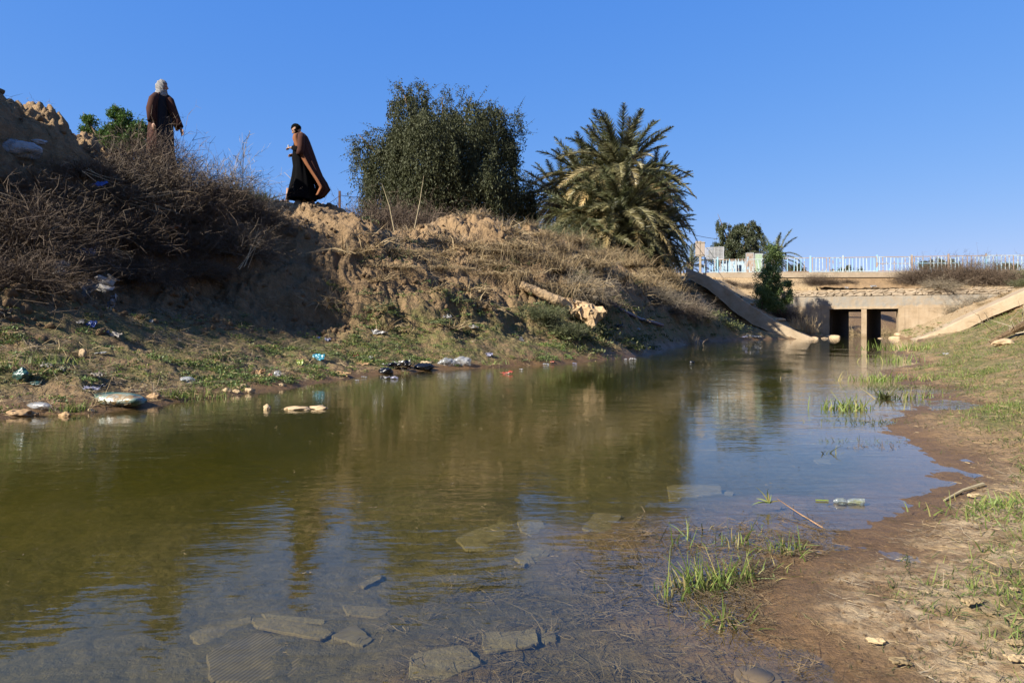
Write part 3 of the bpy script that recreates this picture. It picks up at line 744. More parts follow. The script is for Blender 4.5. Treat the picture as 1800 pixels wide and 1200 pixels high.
for x_ in (-.72, 0, .72):
    mb = MB(); mb.box((x_, 0, .0), (.06, .045, 2.0)); mb.build('frame', M_white, lat)
mb = MB()
for k in range(13): mb.box((-.66 + k * .11, .0, .5), (.045, .02, .95))
for k in range(9): mb.box((0, .012, .08 + k * .11), (1.4, .02, .045))
mb.build('lattice', M_white, lat)
def board(name, px0, px1, pt, pb, Y, mat, label, cat='board', lean=0.0, legs=True):
    p = W((px0 + px1) / 2, pb, Y); w = (px1 - px0) / FPX * Y; h = (pb - pt) / FPX * Y
    root = empty(name, p, RZB, label, cat)
    mb = MB(); mb.box((0, 0, h / 2), (w, .06, h)); o = mb.build('panel', mat, root); o.rotation_euler = (0, lean, 0)
    mb = MB()
    for x_ in (-w / 2 - .01, w / 2 + .01): mb.box((x_, 0, h / 2), (.05, .09, h))
    for z_ in (0, h): mb.box((0, 0, z_), (w + .07, .085, .05))
    o = mb.build('rim', M_white, root); o.rotation_euler = (0, lean, 0)
    return root
M_ban = pm('banner_print', [(.38, (.10, .22, .30)), (.46, (.42, .58, .68)), (.55, (.62, .72, .78)), (.62, (.20, .42, .60))], .6, 2.2, 10, .05, .01, stretch=(1.5, 1, .7))
board('blue_white_board', 1268, 1294, 459, 479, 57, M_ban, 'wide blue and white printed board low behind the railing below the lattice panel')
board('blue_white_board', 1296, 1322, 459, 479, 57, M_ban, 'blue and white printed board behind the railing left of the tan board')
M_pink = pm('faded_print', [(.42, (.48, .33, .23)), (.5, (.50, .43, .36)), (.58, (.34, .20, .14)), (.64, (.70, .64, .56))], .6, 1.8, 10, .05, .01)
M_mint = pm('mint_print', [(.46, (.36, .50, .34)), (.56, (.48, .60, .42)), (.62, (.28, .46, .36))], .6, 1.5, 10, .05, .01)
board('tan_board', 1312, 1324, 445, 479, 56.6, M_pink, 'narrow faded tan board standing left of the mint green board', lean=.0)
board('mint_board', 1326, 1338, 446, 480, 56.2, M_mint, 'tall mint green board leaning behind the railing', lean=.05)

# ================================================================ TREES
M_bark = pm('bark', [(.3, (.09, .065, .045)), (.7, (.20, .15, .10))], .9, 6, 30, .8, .03, stretch=(1, 1, .3))
M_leafw = leaf_mat('weeping_leaf', [(.050, .058, .024), (.080, .088, .040), (.125, .13, .065), (.060, .070, .03)], .25, .65)
M_leafd = leaf_mat('dark_leaf', [(.040, .052, .022), (.07, .085, .038), (.10, .112, .055)], .25, .5)
M_leafg = leaf_mat('green_leaf', [(.07, .11, .032), (.12, .17, .05), (.19, .24, .085)], .35, .5)
M_leafb = leaf_mat('bright_leaf', [(.045, .10, .016), (.085, .16, .028), (.12, .21, .045)], .35, .5)
M_tam = leaf_mat('greygreen_leaf', [(.10, .12, .05), (.15, .165, .075), (.21, .21, .11)], .3, .6)

def tree(name, label, cat, base, lobes, n_strand, leafmat, hang=(.5, 1.8), leafsize=.16, per=14, trunk_r=.3, group=None, spread=.10, up=0.0, aspect=.38, seed=1, shell=.62, rugged=.28):
    """lobes: (x, y, z, rx, ry, rz) relative to base. Leaves hang in strands from the lobes; limbs reach each lobe."""
    r = np.random.default_rng(seed)
    root = empty(name, base, 0, label, cat, group)
    lob = np.array(lobes, float); vol = (lob[:, 3] * lob[:, 5]); pr = vol / vol.sum()
    ncl = n_strand // 9; kc = r.choice(len(lob), ncl, p=pr); uc = r.normal(size=(ncl, 3)); uc /= np.linalg.norm(uc, axis=1, keepdims=True)
    ci = r.integers(0, ncl, n_strand); k = kc[ci]; u = uc[ci] + r.normal(size=(n_strand, 3)) * .10; u /= np.linalg.norm(u, axis=1, keepdims=True)
    rad = (shell + (1.04 - shell) * r.random(ncl) ** .6)[ci] + r.normal(size=n_strand) * .03
    kk = fbm3(u * 2.2 + k[:, None] * 5, 7, 2); rad = rad * (1 + rugged * kk)
    P = lob[k, :3] + u * lob[k, 3:6] * rad[:, None]
    hl = r.uniform(hang[0], hang[1], ncl)[ci] * r.uniform(.7, 1.1, n_strand) * (1 + .5 * kk)
    out = u * np.array([1, 1, .5])
    t = r.random((n_strand, per)) ** .9
    T = t[..., None]
    path = P[:, None, :] + out[:, None, :] * spread * 3 * T * hl[:, None, None] * .5 + np.array([0, 0, -1.0]) * hl[:, None, None] * (T ** 1.3) * (1 - up) + np.array([0, 0, 1.0]) * hl[:, None, None] * T * up
    path = path + r.normal(size=path.shape) * spread
    ax = np.array([0, 0, -1.0 + 2 * up]) + r.normal(size=path.shape) * .55
    V, F = leaves(path.reshape(-1, 3), ax.reshape(-1, 3), r.uniform(.6, 1.25, n_strand * per) * leafsize, aspect, r)
    mobj('crown', V, F, leafmat, root)
    mb = MB(); top = lob[np.argmax(lob[:, 2] + lob[:, 5])]
    h0 = max(.2, (lob[:, 2] - lob[:, 5]).min() * .5)
    mb.tube([(0, 0, -.4), (trunk_r * .4, 0, h0), (0, 0, h0 * 1.5 + .4)], [trunk_r * 1.3, trunk_r, trunk_r * .85], 9, noise_amp=.08)
    mb.build('trunk', M_bark, root, True)
    for l in lob[:9]:
        p0 = Vector((0, 0, h0 * 1.2)); p2 = Vector(l[:3]); p1 = p0.lerp(p2, .5) + Vector((0, 0, .12 * (p2 - p0).length))
        mb = MB(); mb.tube([p0, p1, p2, p2 + (p2 - p1) * .4], [trunk_r * .6, trunk_r * .4, trunk_r * .2, trunk_r * .05], 6, noise_amp=.1); mb.build('limb', M_bark, root, True)
    return root
def lobes_px(lst, Y, base):
    out = []
    for (px, py, rx, ry, dy) in lst:
        p = W(px, py, Y + dy); k = Y / FPX
        out.append((p[0] - base[0], p[1] - base[1], p[2] - base[2], rx * k, (rx + ry) * .5 * k, ry * k))
    return out
def ground_at(px, Y):
    x = (px - 900) / FPX * Y; return (x, Y, h1(x, Y) - .05)
Yt = 40.0; b = ground_at(780, Yt)
tree('weeping_tree', 'large dark weeping broadleaf tree with hanging strands behind the middle of the left bank', 'tree', b,
     lobes_px([(742, 285, 66, 78, -1), (830, 270, 62, 78, 0), (682, 300, 46, 58, 0), (655, 262, 36, 24, 0), (718, 190, 30, 40, 0), (778, 205, 34, 34, 1), (820, 205, 36, 34, 0), (868, 218, 42, 38, 1), (900, 340, 40, 40, 2), (925, 345, 26, 30, 2), (885, 262, 26, 34, 1),
               (790, 340, 110, 55, 0), (690, 345, 50, 45, -1), (850, 330, 40, 60, -1.5), (760, 250, 60, 60, -2.4), (700, 225, 22, 30, -1), (735, 168, 20, 20, 0)], Yt, b), 12000, M_leafw, rugged=.62, hang=(.8, 3.0), leafsize=.165, per=16, trunk_r=.35, seed=3)
# loose sprays standing off the top and sides of the weeping tree
def sprays(root_obj, base, pts, Y, mat, seed, L=(.5, 1.4), per=26, leaf=.13):
    r = np.random.default_rng(seed); P = []; A = []; mbv = []
    n = len(pts)
    st = np.array([W(px, py, Y + dy) - np.array(base) for px, py, dx, dz, dy in pts]); dr = np.array([(dx, 0, dz) for px, py, dx, dz, dy in pts], float) + r.normal(size=(n, 3)) * .15
    V1, F1, path = ribbons(st, dr, r.uniform(*L, n), .03, r.uniform(0, .4, n), 4, .15, .3, r)
    for i in range(per):
        t = r.random(); q = path(t); P.append(q + r.normal(size=q.shape) * .06); A.append(r.normal(size=q.shape) + [0, 0, -.3])
    V2, F2 = leaves(np.concatenate(P), np.concatenate(A), leaf, .4, r)
    V, F = joinVF((V1, F1), (V2, F2)); mobj('spray', V, F, mat, root_obj, kind='stuff')
tr_ = [o for o in COL.objects if o.name == 'weeping_tree'][0]
pts = []
r = np.random.default_rng(5)
outline = [(618, 262), (632, 250), (625, 290), (640, 235), (655, 228), (690, 170), (700, 155), (728, 150), (738, 142), (745, 160), (785, 158), (790, 170), (810, 172), (820, 178), (850, 180), (868, 185), (885, 190), (905, 200), (912, 225), (905, 250), (895, 270), (760, 175), (640, 320), (935, 330), (925, 310)]
for (px, py) in outline:
    for k in range(5):
        dx = (px - 775) / 150 + r.normal() * .4; dz = (290 - py) / 130 * .8 + r.normal() * .3
        pts.append((px + r.normal() * 6 - dx * 14, py + r.normal() * 5 + 14 * max(dz, 0), dx, dz, r.normal() * .8))
sprays(tr_, b, pts, Yt, M_leafw, 8)

Yt = 84.0; b = ground_at(1300, Yt)
tree('dark_tree', 'round dark green tree behind the boards at the left end of the railing', 'tree', b, lobes_px([(1300, 425, 34, 30, 0), (1275, 440, 26, 22, 0), (1325, 432, 20, 26, 0), (1282, 405, 18, 16, 0), (1315, 402, 22, 14, 0), (1300, 455, 36, 18, -1), (1268, 392, 8, 8, 0), (1256, 446, 12, 12, 0)], Yt, b),
     2600, M_leafd, hang=(.3, 1.0), leafsize=.24, per=14, trunk_r=.25, seed=4)
# leafy shrub growing at the culvert's left wing
x, y, _ = BW(-4.4, -5.2); b = (x, y, h1(x, y) - .1)
Yt = y
tree('green_shrub', 'tall leafy green shrub on the apron left of the culvert reaching above the railing', 'shrub', b, lobes_px([(1352, 490, 22, 34, 0), (1362, 455, 13, 22, 0), (1346, 515, 20, 22, 0), (1372, 520, 18, 24, .5), (1356, 532, 18, 16, 0), (1382, 505, 10, 12, .8), (1357, 438, 7, 14, 0)], Yt, b),
     1900, M_leafg, hang=(.2, .8), leafsize=.13, per=14, trunk_r=.07, up=.45, seed=5, shell=.3)
# conifer like young trees behind the left mound
Yt = 19.0; b = ground_at(215, Yt)
tree('bright_green_tree', 'bright green feathery tree just left of the headscarfed man', 'tree', b, lobes_px([(210, 225, 17, 30, 0), (228, 235, 14, 24, 0), (195, 245, 18, 20, 0), (160, 232, 14, 20, .6), (178, 250, 16, 16, 0), (245, 240, 16, 22, 0), (215, 262, 42, 20, 0), (205, 205, 8, 14, 0), (157, 216, 7, 10, .4)], Yt, b),
     2000, M_leafb, hang=(.12, .36), leafsize=.085, per=14, trunk_r=.1, up=.7, spread=.04, aspect=.3, seed=6, shell=.25)
# far shrubs behind the railing
for i, (px, py, rx, ry, Y, lb) in enumerate([(1490, 472, 26, 8, 72, 'low dark shrub seen through the middle of the railing'), (1655, 462, 34, 9, 70, 'low dark bushes seen through the railing above the dry brush'), (1772, 466, 22, 6, 74, 'small distant shrub seen through the right part of the railing'),
                                         (1398, 470, 22, 9, 78, 'distant shrub behind the railing right of the tall green shrub')]):
    b = ground_at(px, Y)
    tree('far_shrub', lb, 'shrub', b, lobes_px([(px - rx * .4, py, rx * .6, ry, 0), (px + rx * .4, py + 1, rx * .6, ry, 0), (px, py + 8, rx, 10, 0)], Y, b), 420, M_leafd, hang=(.2, .5), leafsize=.2, per=10, trunk_r=.08, seed=10 + i)

# ---------------------------------------------------------------- palms
def frond_mat():
    m, nt, nd, lk, b = new_mat('palm_frond')
    sx = nd.new('ShaderNodeSeparateXYZ'); lk.new(coords(nt), sx.inputs[0])
    oi = nd.new('ShaderNodeObjectInfo'); g = nd.new('ShaderNodeNewGeometry')
    c = ramp(nt, g.outputs['Random Per Island'], [(0, (.085, .10, .038)), (.6, (.14, .155, .068)), (1, (.22, .22, .12))])
    c = mix(nt, 1.0, c, ramp(nt, oi.outputs['Random'], [(0, (.75,) * 3), (1, (1.3,) * 3)]), 'MULTIPLY')
    dry = nd.new('ShaderNodeAttribute'); dry.attribute_type = 'OBJECT'; dry.attribute_name = 'dry'
    f = math_n(nt, 'MULTIPLY', dry.outputs['Fac'], ramp(nt, math_n(nt, 'DIVIDE', sx.outputs[0], 4.0), [(.15, (.25,) * 3), (.75, (1,) * 3)]), True)
    c = mix(nt, f, c, mix(nt, g.outputs['Random Per Island'], (.52, .37, .15), (.72, .55, .27)))
    lk.new(c, b.inputs['Base Color']); b.inputs['Roughness'].default_value = .42; b.inputs['Specular IOR Level'].default_value = .4
    tr = nd.new('ShaderNodeBsdfTranslucent'); lk.new(c, tr.inputs['Color']); mx = nd.new('ShaderNodeMixShader'); mx.inputs[0].default_value = .22
    lk.new(b.outputs[0], mx.inputs[1]); lk.new(tr.outputs[0], mx.inputs[2]); lk.new(mx.outputs[0], nd['Material Output'].inputs[0])
    return m
M_frond = frond_mat()
M_ptrunk = pm('palm_trunk', [(.3, (.10, .07, .045)), (.7, (.24, .18, .12))], .95, 5, 12, 1, .08)
def frond_mesh(L, droop, seed, npair=60, lw=.048, ll=.55):
    r = np.random.default_rng(seed)
    t = np.linspace(.12, 1, npair)
    def P(t): return np.stack([L * (t - .12 * t ** 3 * droop * 2), .06 * L * np.sin(t * 2.2 + seed) * .4 * t, -droop * L * t ** 2.2], -1)
    pos = P(t); tan = P(t + .01) - P(t); tan /= np.linalg.norm(tan, axis=1, keepdims=True)
    side = np.cross(tan, [0, 0, 1.0]); side /= np.linalg.norm(side, axis=1, keepdims=True); upv = np.cross(side, tan)
    V = []; F = []
    prof = ll * (np.sin(np.pi * (t * .86 + .12)) ** .55)
    roots = []; dirs = []; lens = []
    for sgn in (-1, 1):
        for k in range(2):
            d = tan * r.uniform(.5, 1.0, (npair, 1)) + side * sgn * r.uniform(.7, 1.0, (npair, 1)) + upv * r.uniform(-.15, .55, (npair, 1))
            roots.append(pos + tan * r.uniform(-.02, .02, (npair, 1))); dirs.append(d); lens.append(prof * r.uniform(.8, 1.1, npair))
    V1, F1, _ = ribbons(np.concatenate(roots), np.concatenate(dirs), np.concatenate(lens), lw, r.uniform(0, .3, npair * 4), 1, .05, .1, r)
    mb = MB(); tt = np.linspace(0, 1, 9); mb.tube(P(tt), list(.045 * (1 - .85 * tt)), 4)
    V2 = np.array(mb.v); b = len(V1)
    Fq = [tuple(f + b) for f in []]
    faces = [tuple(int(i) for i in f) for f in F1] + [tuple(i + b for i in f) for f in mb.f]
    return mk_mesh('frond', np.concatenate([V1, V2]), faces, M_frond)
FR = [frond_mesh(1.0 * 3.7, d, i + 1) for i, d in enumerate((.16, .34, .55, .8, .66, .45))]
def palm(name, label, base, h, n, L=3.8, seed=1, elmin=-55, elmax=84, dryness=.5, tr=.28, wind=0.0, group=None, cat='palm tree'):
    r = np.random.default_rng(seed)
    root = empty(name, base, 0, label, cat, group)
    mb = MB(); mb.tube([(0, 0, -.5), (0, 0, h * .5), (0, 0, h + .1)], [tr * 1.2, tr, tr * 1.1], 10, noise_amp=.12); mb.build('trunk', M_ptrunk, root)
    for i in range(n):
        f = (i + .5) / n
        el = R(elmax + (elmin - elmax) * f ** .9 + r.normal() * 6); az = i * 2.399963 + r.normal() * .2
        me = FR[int(r.integers(0, 2)) if f < .25 else int(r.integers(2, 6))]
        o = link('frond', me, root)
        o.rotation_euler = (Matrix.Rotation(az, 3, 'Z') @ Matrix.Rotation(-el, 3, 'Y') @ Matrix.Rotation(r.uniform(-.5, .5), 3, 'X')).to_euler()
        k = L / 3.7 * r.uniform(.82, 1.08) * (1.0 if f < .7 else .9); o.scale = (k, k, k)
        o.location = (tr * .6 * math.cos(az), tr * .6 * math.sin(az), h - .5 * f)
        o['dry'] = float(np.clip(dryness * (f - .15) * 2.0 * r.uniform(0, 1.6), 0, 1)) if f > .15 else 0.0
    return root
def palm_px(name, label, px, py, Y, n, L, seed, **kw):
    b = ground_at(px, Y); z = CAM_H + (HOR - py) / FPX * Y; return palm(name, label, b, z - b[2], n, L, seed, **kw)
PG = 'palms clustered on top of the bank'
palm_px('date_palm', 'tallest date palm with upright fronds in the middle of the clump', 1090, 305, 40, 120, 3.9, 1, group=PG, dryness=.8)
palm_px('date_palm', 'date palm on the right side of the clump above the dark bank', 1132, 350, 41, 110, 3.2, 2, elmax=75, group=PG, dryness=.7)
palm_px('date_palm', 'date palm at the front of the clump with straw coloured drooping fronds', 1092, 372, 37.5, 110, 3.3, 3, elmax=60, elmin=-65, group=PG, dryness=.8)
palm_px('date_palm', 'date palm at the left shoulder of the clump', 1032, 320, 42, 90, 3.4, 4, elmax=75, group=PG, dryness=.8)
palm_px('date_palm', 'low date palm at the right foot of the clump', 1145, 405, 39, 100, 2.8, 5, elmax=50, elmin=-60, group=PG, dryness=.6)
palm_px('date_palm', 'small date palm between the weeping tree and the big clump', 985, 345, 46, 56, 3.2, 6, elmax=70, group=PG, dryness=.6)
palm_px('date_palm', 'low date palm at the left foot of the clump', 1035, 385, 39, 100, 3.1, 16, elmax=60, elmin=-75, group=PG, dryness=.6)
palm_px('date_palm', 'low date palm in the shaded middle foot of the clump', 1100, 415, 38, 90, 2.9, 17, elmax=50, elmin=-75, group=PG, dryness=.8)
palm_px('date_palm', 'lowest date palm skirt in front of the clump at the bank edge', 1065, 425, 36.5, 80, 2.7, 18, elmax=50, elmin=-75, group=PG, dryness=.5)
palm_px('date_palm', 'low dark date palm at the right edge above the straw grass', 1140, 440, 40, 70, 2.5, 19, elmax=45, elmin=-70, group=PG, dryness=.3)
palm_px('young_palm', 'young palm with stiff grey green fronds left of the road sign', 1213, 462, 58, 26, 2.0, 7, elmin=5, dryness=.1, cat='palm')
palm_px('windblown_palm', 'palm with arching fronds behind the tall green shrub by the railing', 1362, 450, 62, 30, 2.7, 8, elmin=-30, dryness=.2)

# ================================================================ DRY BRUSH, TUSSOCKS
M_twig = leaf_mat('dry_twig', [(.14, .105, .07), (.23, .175, .12), (.34, .265, .185)], 0, .8, .15)
M_twigr = leaf_mat('red_brown_twig', [(.10, .070, .046), (.17, .12, .08), (.26, .19, .13)], 0, .8, .15)
M_twigg = leaf_mat('grey_twig', [(.17, .155, .13), (.27, .245, .21), (.36, .33, .28)], 0, .8, .15)
M_straw = leaf_mat('dry_grass', [(.27, .19, .095), (.37, .27, .14), (.47, .36, .20)], .25, .7, .15)
M_grass = leaf_mat('green_grass', [(.06, .105, .02), (.10, .165, .032), (.15, .22, .055), (.18, .24, .07), (.34, .29, .13)], .35, .5, .15)
M_grassd = leaf_mat('dull_grass', [(.075, .10, .03), (.12, .14, .05), (.20, .19, .09)], .3, .6, .2)
M_pale = leaf_mat('pale_stalk', [(.40, .32, .21), (.52, .43, .30)], .1, .7, .1)

def twig_bush(seed, n=160, n2=6, n3=2, R_=1.0, hgt=1.0, w=.012, tilt=(0, 0), up=.6, mat=None, leaves_n=0, leaf=.03):
    """dome of thin forked twigs"""
    r = np.random.default_rng(seed)
    root = np.stack([r.normal(size=n) * .22 * R_, r.normal(size=n) * .22 * R_, np.zeros(n) - .05], 1)
    d = np.stack([r.normal(size=n), r.normal(size=n), np.abs(r.normal(size=n)) * up + .25], 1); d /= np.linalg.norm(d, axis=1, keepdims=True)
    d[:, 0] += tilt[0]; d[:, 1] += tilt[1]
    L = r.uniform(.55, 1.1, n) * R_ * (np.where(True, np.hypot(1, 0), 1))
    V1, F1, p1 = ribbons(root, d * [1, 1, hgt], L, w * 1.6, r.uniform(.0, .25, n), 4, .22, .4, r)
    parts = [(V1, F1)]
    k = np.repeat(np.arange(n), n2); t = r.uniform(.3, 1, len(k))
    P2 = root[k] + 0; q = np.zeros_like(P2)
    # positions along the stems
    for a in np.linspace(.3, 1, 8):
        m = np.abs(t - a) < .06; 
        q[m] = p1(a)[k][m]
    m = (q == 0).all(1); q[m] = p1(.65)[k][m]
    d2 = d[k] + r.normal(size=(len(k), 3)) * .55
    V2, F2, p2 = ribbons(q, d2, r.uniform(.15, .42, len(k)) * R_, w, r.uniform(0, .3, len(k)), 2, .3, .4, r); parts.append((V2, F2))
    if n3:
        k3 = np.repeat(np.arange(len(k)), n3); q3 = np.where((r.random(len(k3)) < .5)[:, None], p2(.55)[k3], p2(.95)[k3])
        d3 = d2[k3] + r.normal(size=(len(k3), 3)) * .8
        V3, F3, p3 = ribbons(q3, d3, r.uniform(.06, .2, len(k3)) * R_, w * .8, .1, 1, .3, .4, r); parts.append((V3, F3))
    V, F = joinVF(*parts)
    return V, F
def tussock(seed, n=200, L=.6, w=.012, lean=(0, 0), spread=.8, droop=(.15, .7), rad=.12, segs=3):
    r = np.random.default_rng(seed)
    root = np.stack([r.normal(size=n) * rad, r.normal(size=n) * rad, np.zeros(n) - .02], 1)
    d = np.stack([r.normal(size=n) * spread * .5 + lean[0], r.normal(size=n) * spread * .5 + lean[1], np.ones(n)], 1)
    V, F, _ = ribbons(root, d, r.uniform(.45, 1.1, n) * L, w, r.uniform(*droop, n), segs, .12, .15, r)
    return V, F

BUSH = {}
def bush_mesh(kind, var):
    key = (kind, var)
    if key in BUSH: return BUSH[key]
    s = hash(kind) % 7 * 0 + sum(map(ord, kind)) % 50 + var
    if kind == 'brush': V, F = twig_bush(s, 260, 8, 3, 1.0, 1.0, .0085, up=.7); m = M_twig
    elif kind == 'red': V, F = twig_bush(s, 280, 8, 3, 1.0, 1.0, .008, up=.9); m = M_twigr
    elif kind == 'grey': V, F = twig_bush(s, 280, 8, 3, 1.0, .8, .009, up=.5); m = M_twigg
    elif kind == 'open': V, F = twig_bush(s, 60, 7, 3, 1.0, 1.3, .008, up=1.6); m = M_twigg
    elif kind == 'lean': V, F = twig_bush(s, 130, 5, 2, 1.0, .5, .013, tilt=(.9, -.2), up=.4); m = M_twig
    elif kind == 'straw': V, F = tussock(s, 520, 1.0, .016, spread=1.3, droop=(.2, .8), rad=.28); m = M_straw
    elif kind == 'drape': V, F = tussock(s, 420, 1.0, .016, lean=(.5, -.5), spread=1.5, droop=(.8, 1.5), rad=.35, segs=4); m = M_straw
    elif kind == 'reed': V, F = tussock(s, 150, 1.0, .022, spread=.45, droop=(.0, .35), rad=.25); m = M_pale
    elif kind == 'tam':
        r = np.random.default_rng(s); V1, F1 = twig_bush(s, 120, 6, 0, 1.0, 1.2, .01, up=1.0)
        V2, F2 = tussock(s + 1, 1500, .5, .02, spread=2.0, droop=(0, .5), rad=.5, segs=1); V2[:, 2] += .15 + .5 * r.random(len(V2) // 4).repeat(4)
        V, F = joinVF((V1, F1), (V2, F2)); m = M_tam
    elif kind == 'herb':
        r = np.random.default_rng(s); n = 700; c = r.normal(size=(n, 3)) * [.4, .4, .12] + [0, 0, .15]
        V, F = leaves(c, r.normal(size=(n, 3)) + [0, 0, .6], .11, .5, r); m = M_grassd
    BUSH[key] = mk_mesh(kind, V, F, m); return BUSH[key]
def bush(name, kind, px, py, size, label, cat='bush', group=None, sz=1.0, at=None, rz=None, sink=.05, Y=None):
    p = at if at is not None else (hit(px, py) if Y is None else np.array(ground_at(px, Y)) + [0, 0, .05])
    o = link(name, bush_mesh(kind, random.randint(0, 2))); o.location = (p[0], p[1], p[2] - sink)
    o.scale = (size, size, size * sz); o.rotation_euler = (random.uniform(-.1, .1), random.uniform(-.1, .1), random.uniform(0, 6.28) if rz is None else rz)
    return tag(o, label, cat, group)

DG = 'dead brush tangled over the left mound'
D_ = [  # px, py, kind, size, height, label
 (255, 312, 'red', .85, 1.1, 'tall red brown dead bush hiding the legs of the headscarfed man'),
 (310, 312, 'red', .98, 1.2, 'dense dead bush right in front of the standing man'),
 (345, 335, 'red', .85, 1.1, 'brown dead bush just right of the standing man'),
 (285, 350, 'brush', .9, 1.0, 'dead bush below the standing man'),
 (205, 330, 'brush', .75, .7, 'straw brown brush below the bright green tree'),
 (140, 318, 'brush', .6, .5, 'flattened dry brush under the left spoil heap'),
 (180, 355, 'brush', .75, .6, 'tangled dry brush left of the blue plastic scrap'),
 (240, 390, 'brush', .85, .8, 'tangled brush right of the blue plastic scrap'),
 (330, 390, 'red', .85, .9, 'brown brush above the orange scrap'),
 (385, 370, 'red', .75, 1.0, 'brown brush below the open bluish shrub'),
 (70, 350, 'brush', .7, .5, 'dark brush below the clear plastic sheet'),
 (10, 365, 'brush', .7, .5, 'dark brush at the left edge below the clear plastic sheet'),
 (110, 395, 'brush', .85, .8, 'shaded brush halfway down the left mound'),
 (30, 430, 'red', .9, .8, 'shaded brush at the left edge halfway down the mound'),
 (200, 440, 'red', .8, .8, 'shaded brush above the hanging white rags'),
 (300, 440, 'red', .75, .8, 'shaded brush below the orange scrap'),
 (385, 430, 'brush', .6, .8, 'thin shaded brush left of the pale twigs'),
 (90, 470, 'brush', .7, .7, 'shaded brush around the dirty white rag'),
 (20, 500, 'red', .7, .7, 'lowest shaded brush at the left edge'),
 (255, 490, 'red', .55, .7, 'lowest shaded brush right of the hanging rags'),
 (440, 395, 'brush', .75, .9, 'dry brush left of the crest under the walking man'),
 (420, 450, 'brush', .7, .9, 'pale forked dry twigs on the shaded slope'),
 (345, 490, 'brush', .6, .7, 'small dry brush low on the shaded slope')]
for (px, py, kd, sz, hh, lb) in D_: bush('dead_bush', kd, px, py, sz, lb, 'bush', DG, hh)
for (px, py, sz, lb) in [(402, 352, 1.15, 'open bare bluish shrub against the sky right of the brown brush'), (425, 350, 1.25, 'tallest open bare shrub between the two men'), (372, 335, .9, 'bare twiggy shrub at the right edge of the brown brush')]:
    bush('bare_shrub', 'open', px, py, sz, lb, 'shrub', 'bare shrubs between the two men', 1.0)
for (px, Y, sz, lb) in [(425, 14.4, .62, 'grey green feathery shrub left of the walking man'), (455, 14.9, .52, 'small grey green shrub nearest the walking man')]:
    bush('feathery_shrub', 'tam', px, 0, sz, lb, 'shrub', 'feathery shrubs on the crest', 1.0, Y=Y)
# brush behind the crest below the weeping tree
for (px, Y, sz, kd, lb) in [(655, 20, 1.3, 'red', 'brown brush behind the crest under the left edge of the weeping tree'), (690, 20.5, 1.35, 'red', 'brown brush behind the crest beside the two pale stalks'), (725, 21, 1.3, 'red', 'brown brush behind the crest between the two pale stalks'),
                        (765, 22, 1.3, 'red', 'brown brush behind the crest below the middle of the weeping tree'), (800, 23, 1.2, 'red', 'rightmost brown brush behind the crest below the weeping tree'), (620, 19, .8, 'red', 'low brown brush right of the thin fence post'),
                        (905, 26, 1.3, 'tam', 'yellow green shrub between the weeping tree and the palms'), (940, 26, 1.35, 'tam', 'dry green shrub at the left foot of the palms'), (880, 27, 1.2, 'red', 'dry brush left of the yellow green shrub'), (975, 27, 1.2, 'tam', 'shrub under the small palm'),
                        (1010, 29, 1.3, 'straw', 'tall straw grass at the foot of the front palm'), (850, 27, 1.1, 'red', 'dry brush under the dark right side of the weeping tree')]:
    bush('brush', kd, px, 0, sz, lb, 'bush', 'brush behind the crest of the bank', 1.0, Y=Y)
# straw tussocks on the crest and down the bank: individually placed clumps
r = np.random.default_rng(12)
TG = 'straw tussocks on the left bank'
cr = [(940, 410), (960, 425), (985, 440), (1010, 430), (1035, 445), (1060, 452), (1085, 462), (1110, 470), (1130, 478), (1150, 486), (1170, 492), (1190, 498), (1005, 455), (1045, 470), (1090, 485), (1130, 500), (925, 440), (950, 455), (900, 430), (975, 475), (870, 440), (835, 455), (1165, 512), (1200, 510),
      (720, 440), (690, 440), (700, 470), (745, 455), (775, 470), (810, 470), (845, 480), (880, 470), (640, 440), (660, 465), (905, 480), (940, 500), (1000, 500)]
USED = set(); LMK = [(640, 'below the thin fence post'), (690, 'below the left pale stalk'), (725, 'below the right pale stalk'), (775, 'below the weeping tree'), (840, 'below the right side of the weeping tree'), (880, 'left of the yellow green shrub'), (925, 'below the yellow green shrub'), (960, 'above the fallen log'), (1005, 'at the left foot of the palms'), (1050, 'under the front palm'), (1095, 'under the tallest palm'), (1140, 'under the rightmost palm'), (1185, 'beside the left wing wall')]
for i, (px, py) in enumerate(cr):
    lm = min(LMK, key=lambda q: abs(q[0] - px)); row = 'on the crest line' if py < np.interp(px, [640, 760, 900, 1000, 1100, 1200], [430, 432, 435, 446, 472, 500]) else ('just below the crest' if py < np.interp(px, [640, 900, 1200], [450, 462, 506]) else 'partway down the bank')
    tl = 'dry straw tussock ' + row + ' ' + lm[1]
    if tl in USED: tl = tl.replace('dry straw', 'second straw')
    if tl in USED: tl = tl.replace('second straw', 'third straw')
    USED.add(tl)
    where = ('bank crest below the palms' if px > 1000 and py < 500 else 'upper bank face right of the pale crest' if px > 860 else 'upper bank face below the weeping tree')
    bush('straw_tussock', 'drape' if (py > 430 and px < 960) or r.random() < .3 else 'straw', px, py, (.48 if px < 860 else .85 if px < 1000 else 1.25) * r.uniform(.75, 1.15), tl, 'grass tussock', TG + ', ' + where, r.uniform(.7, 1.0))
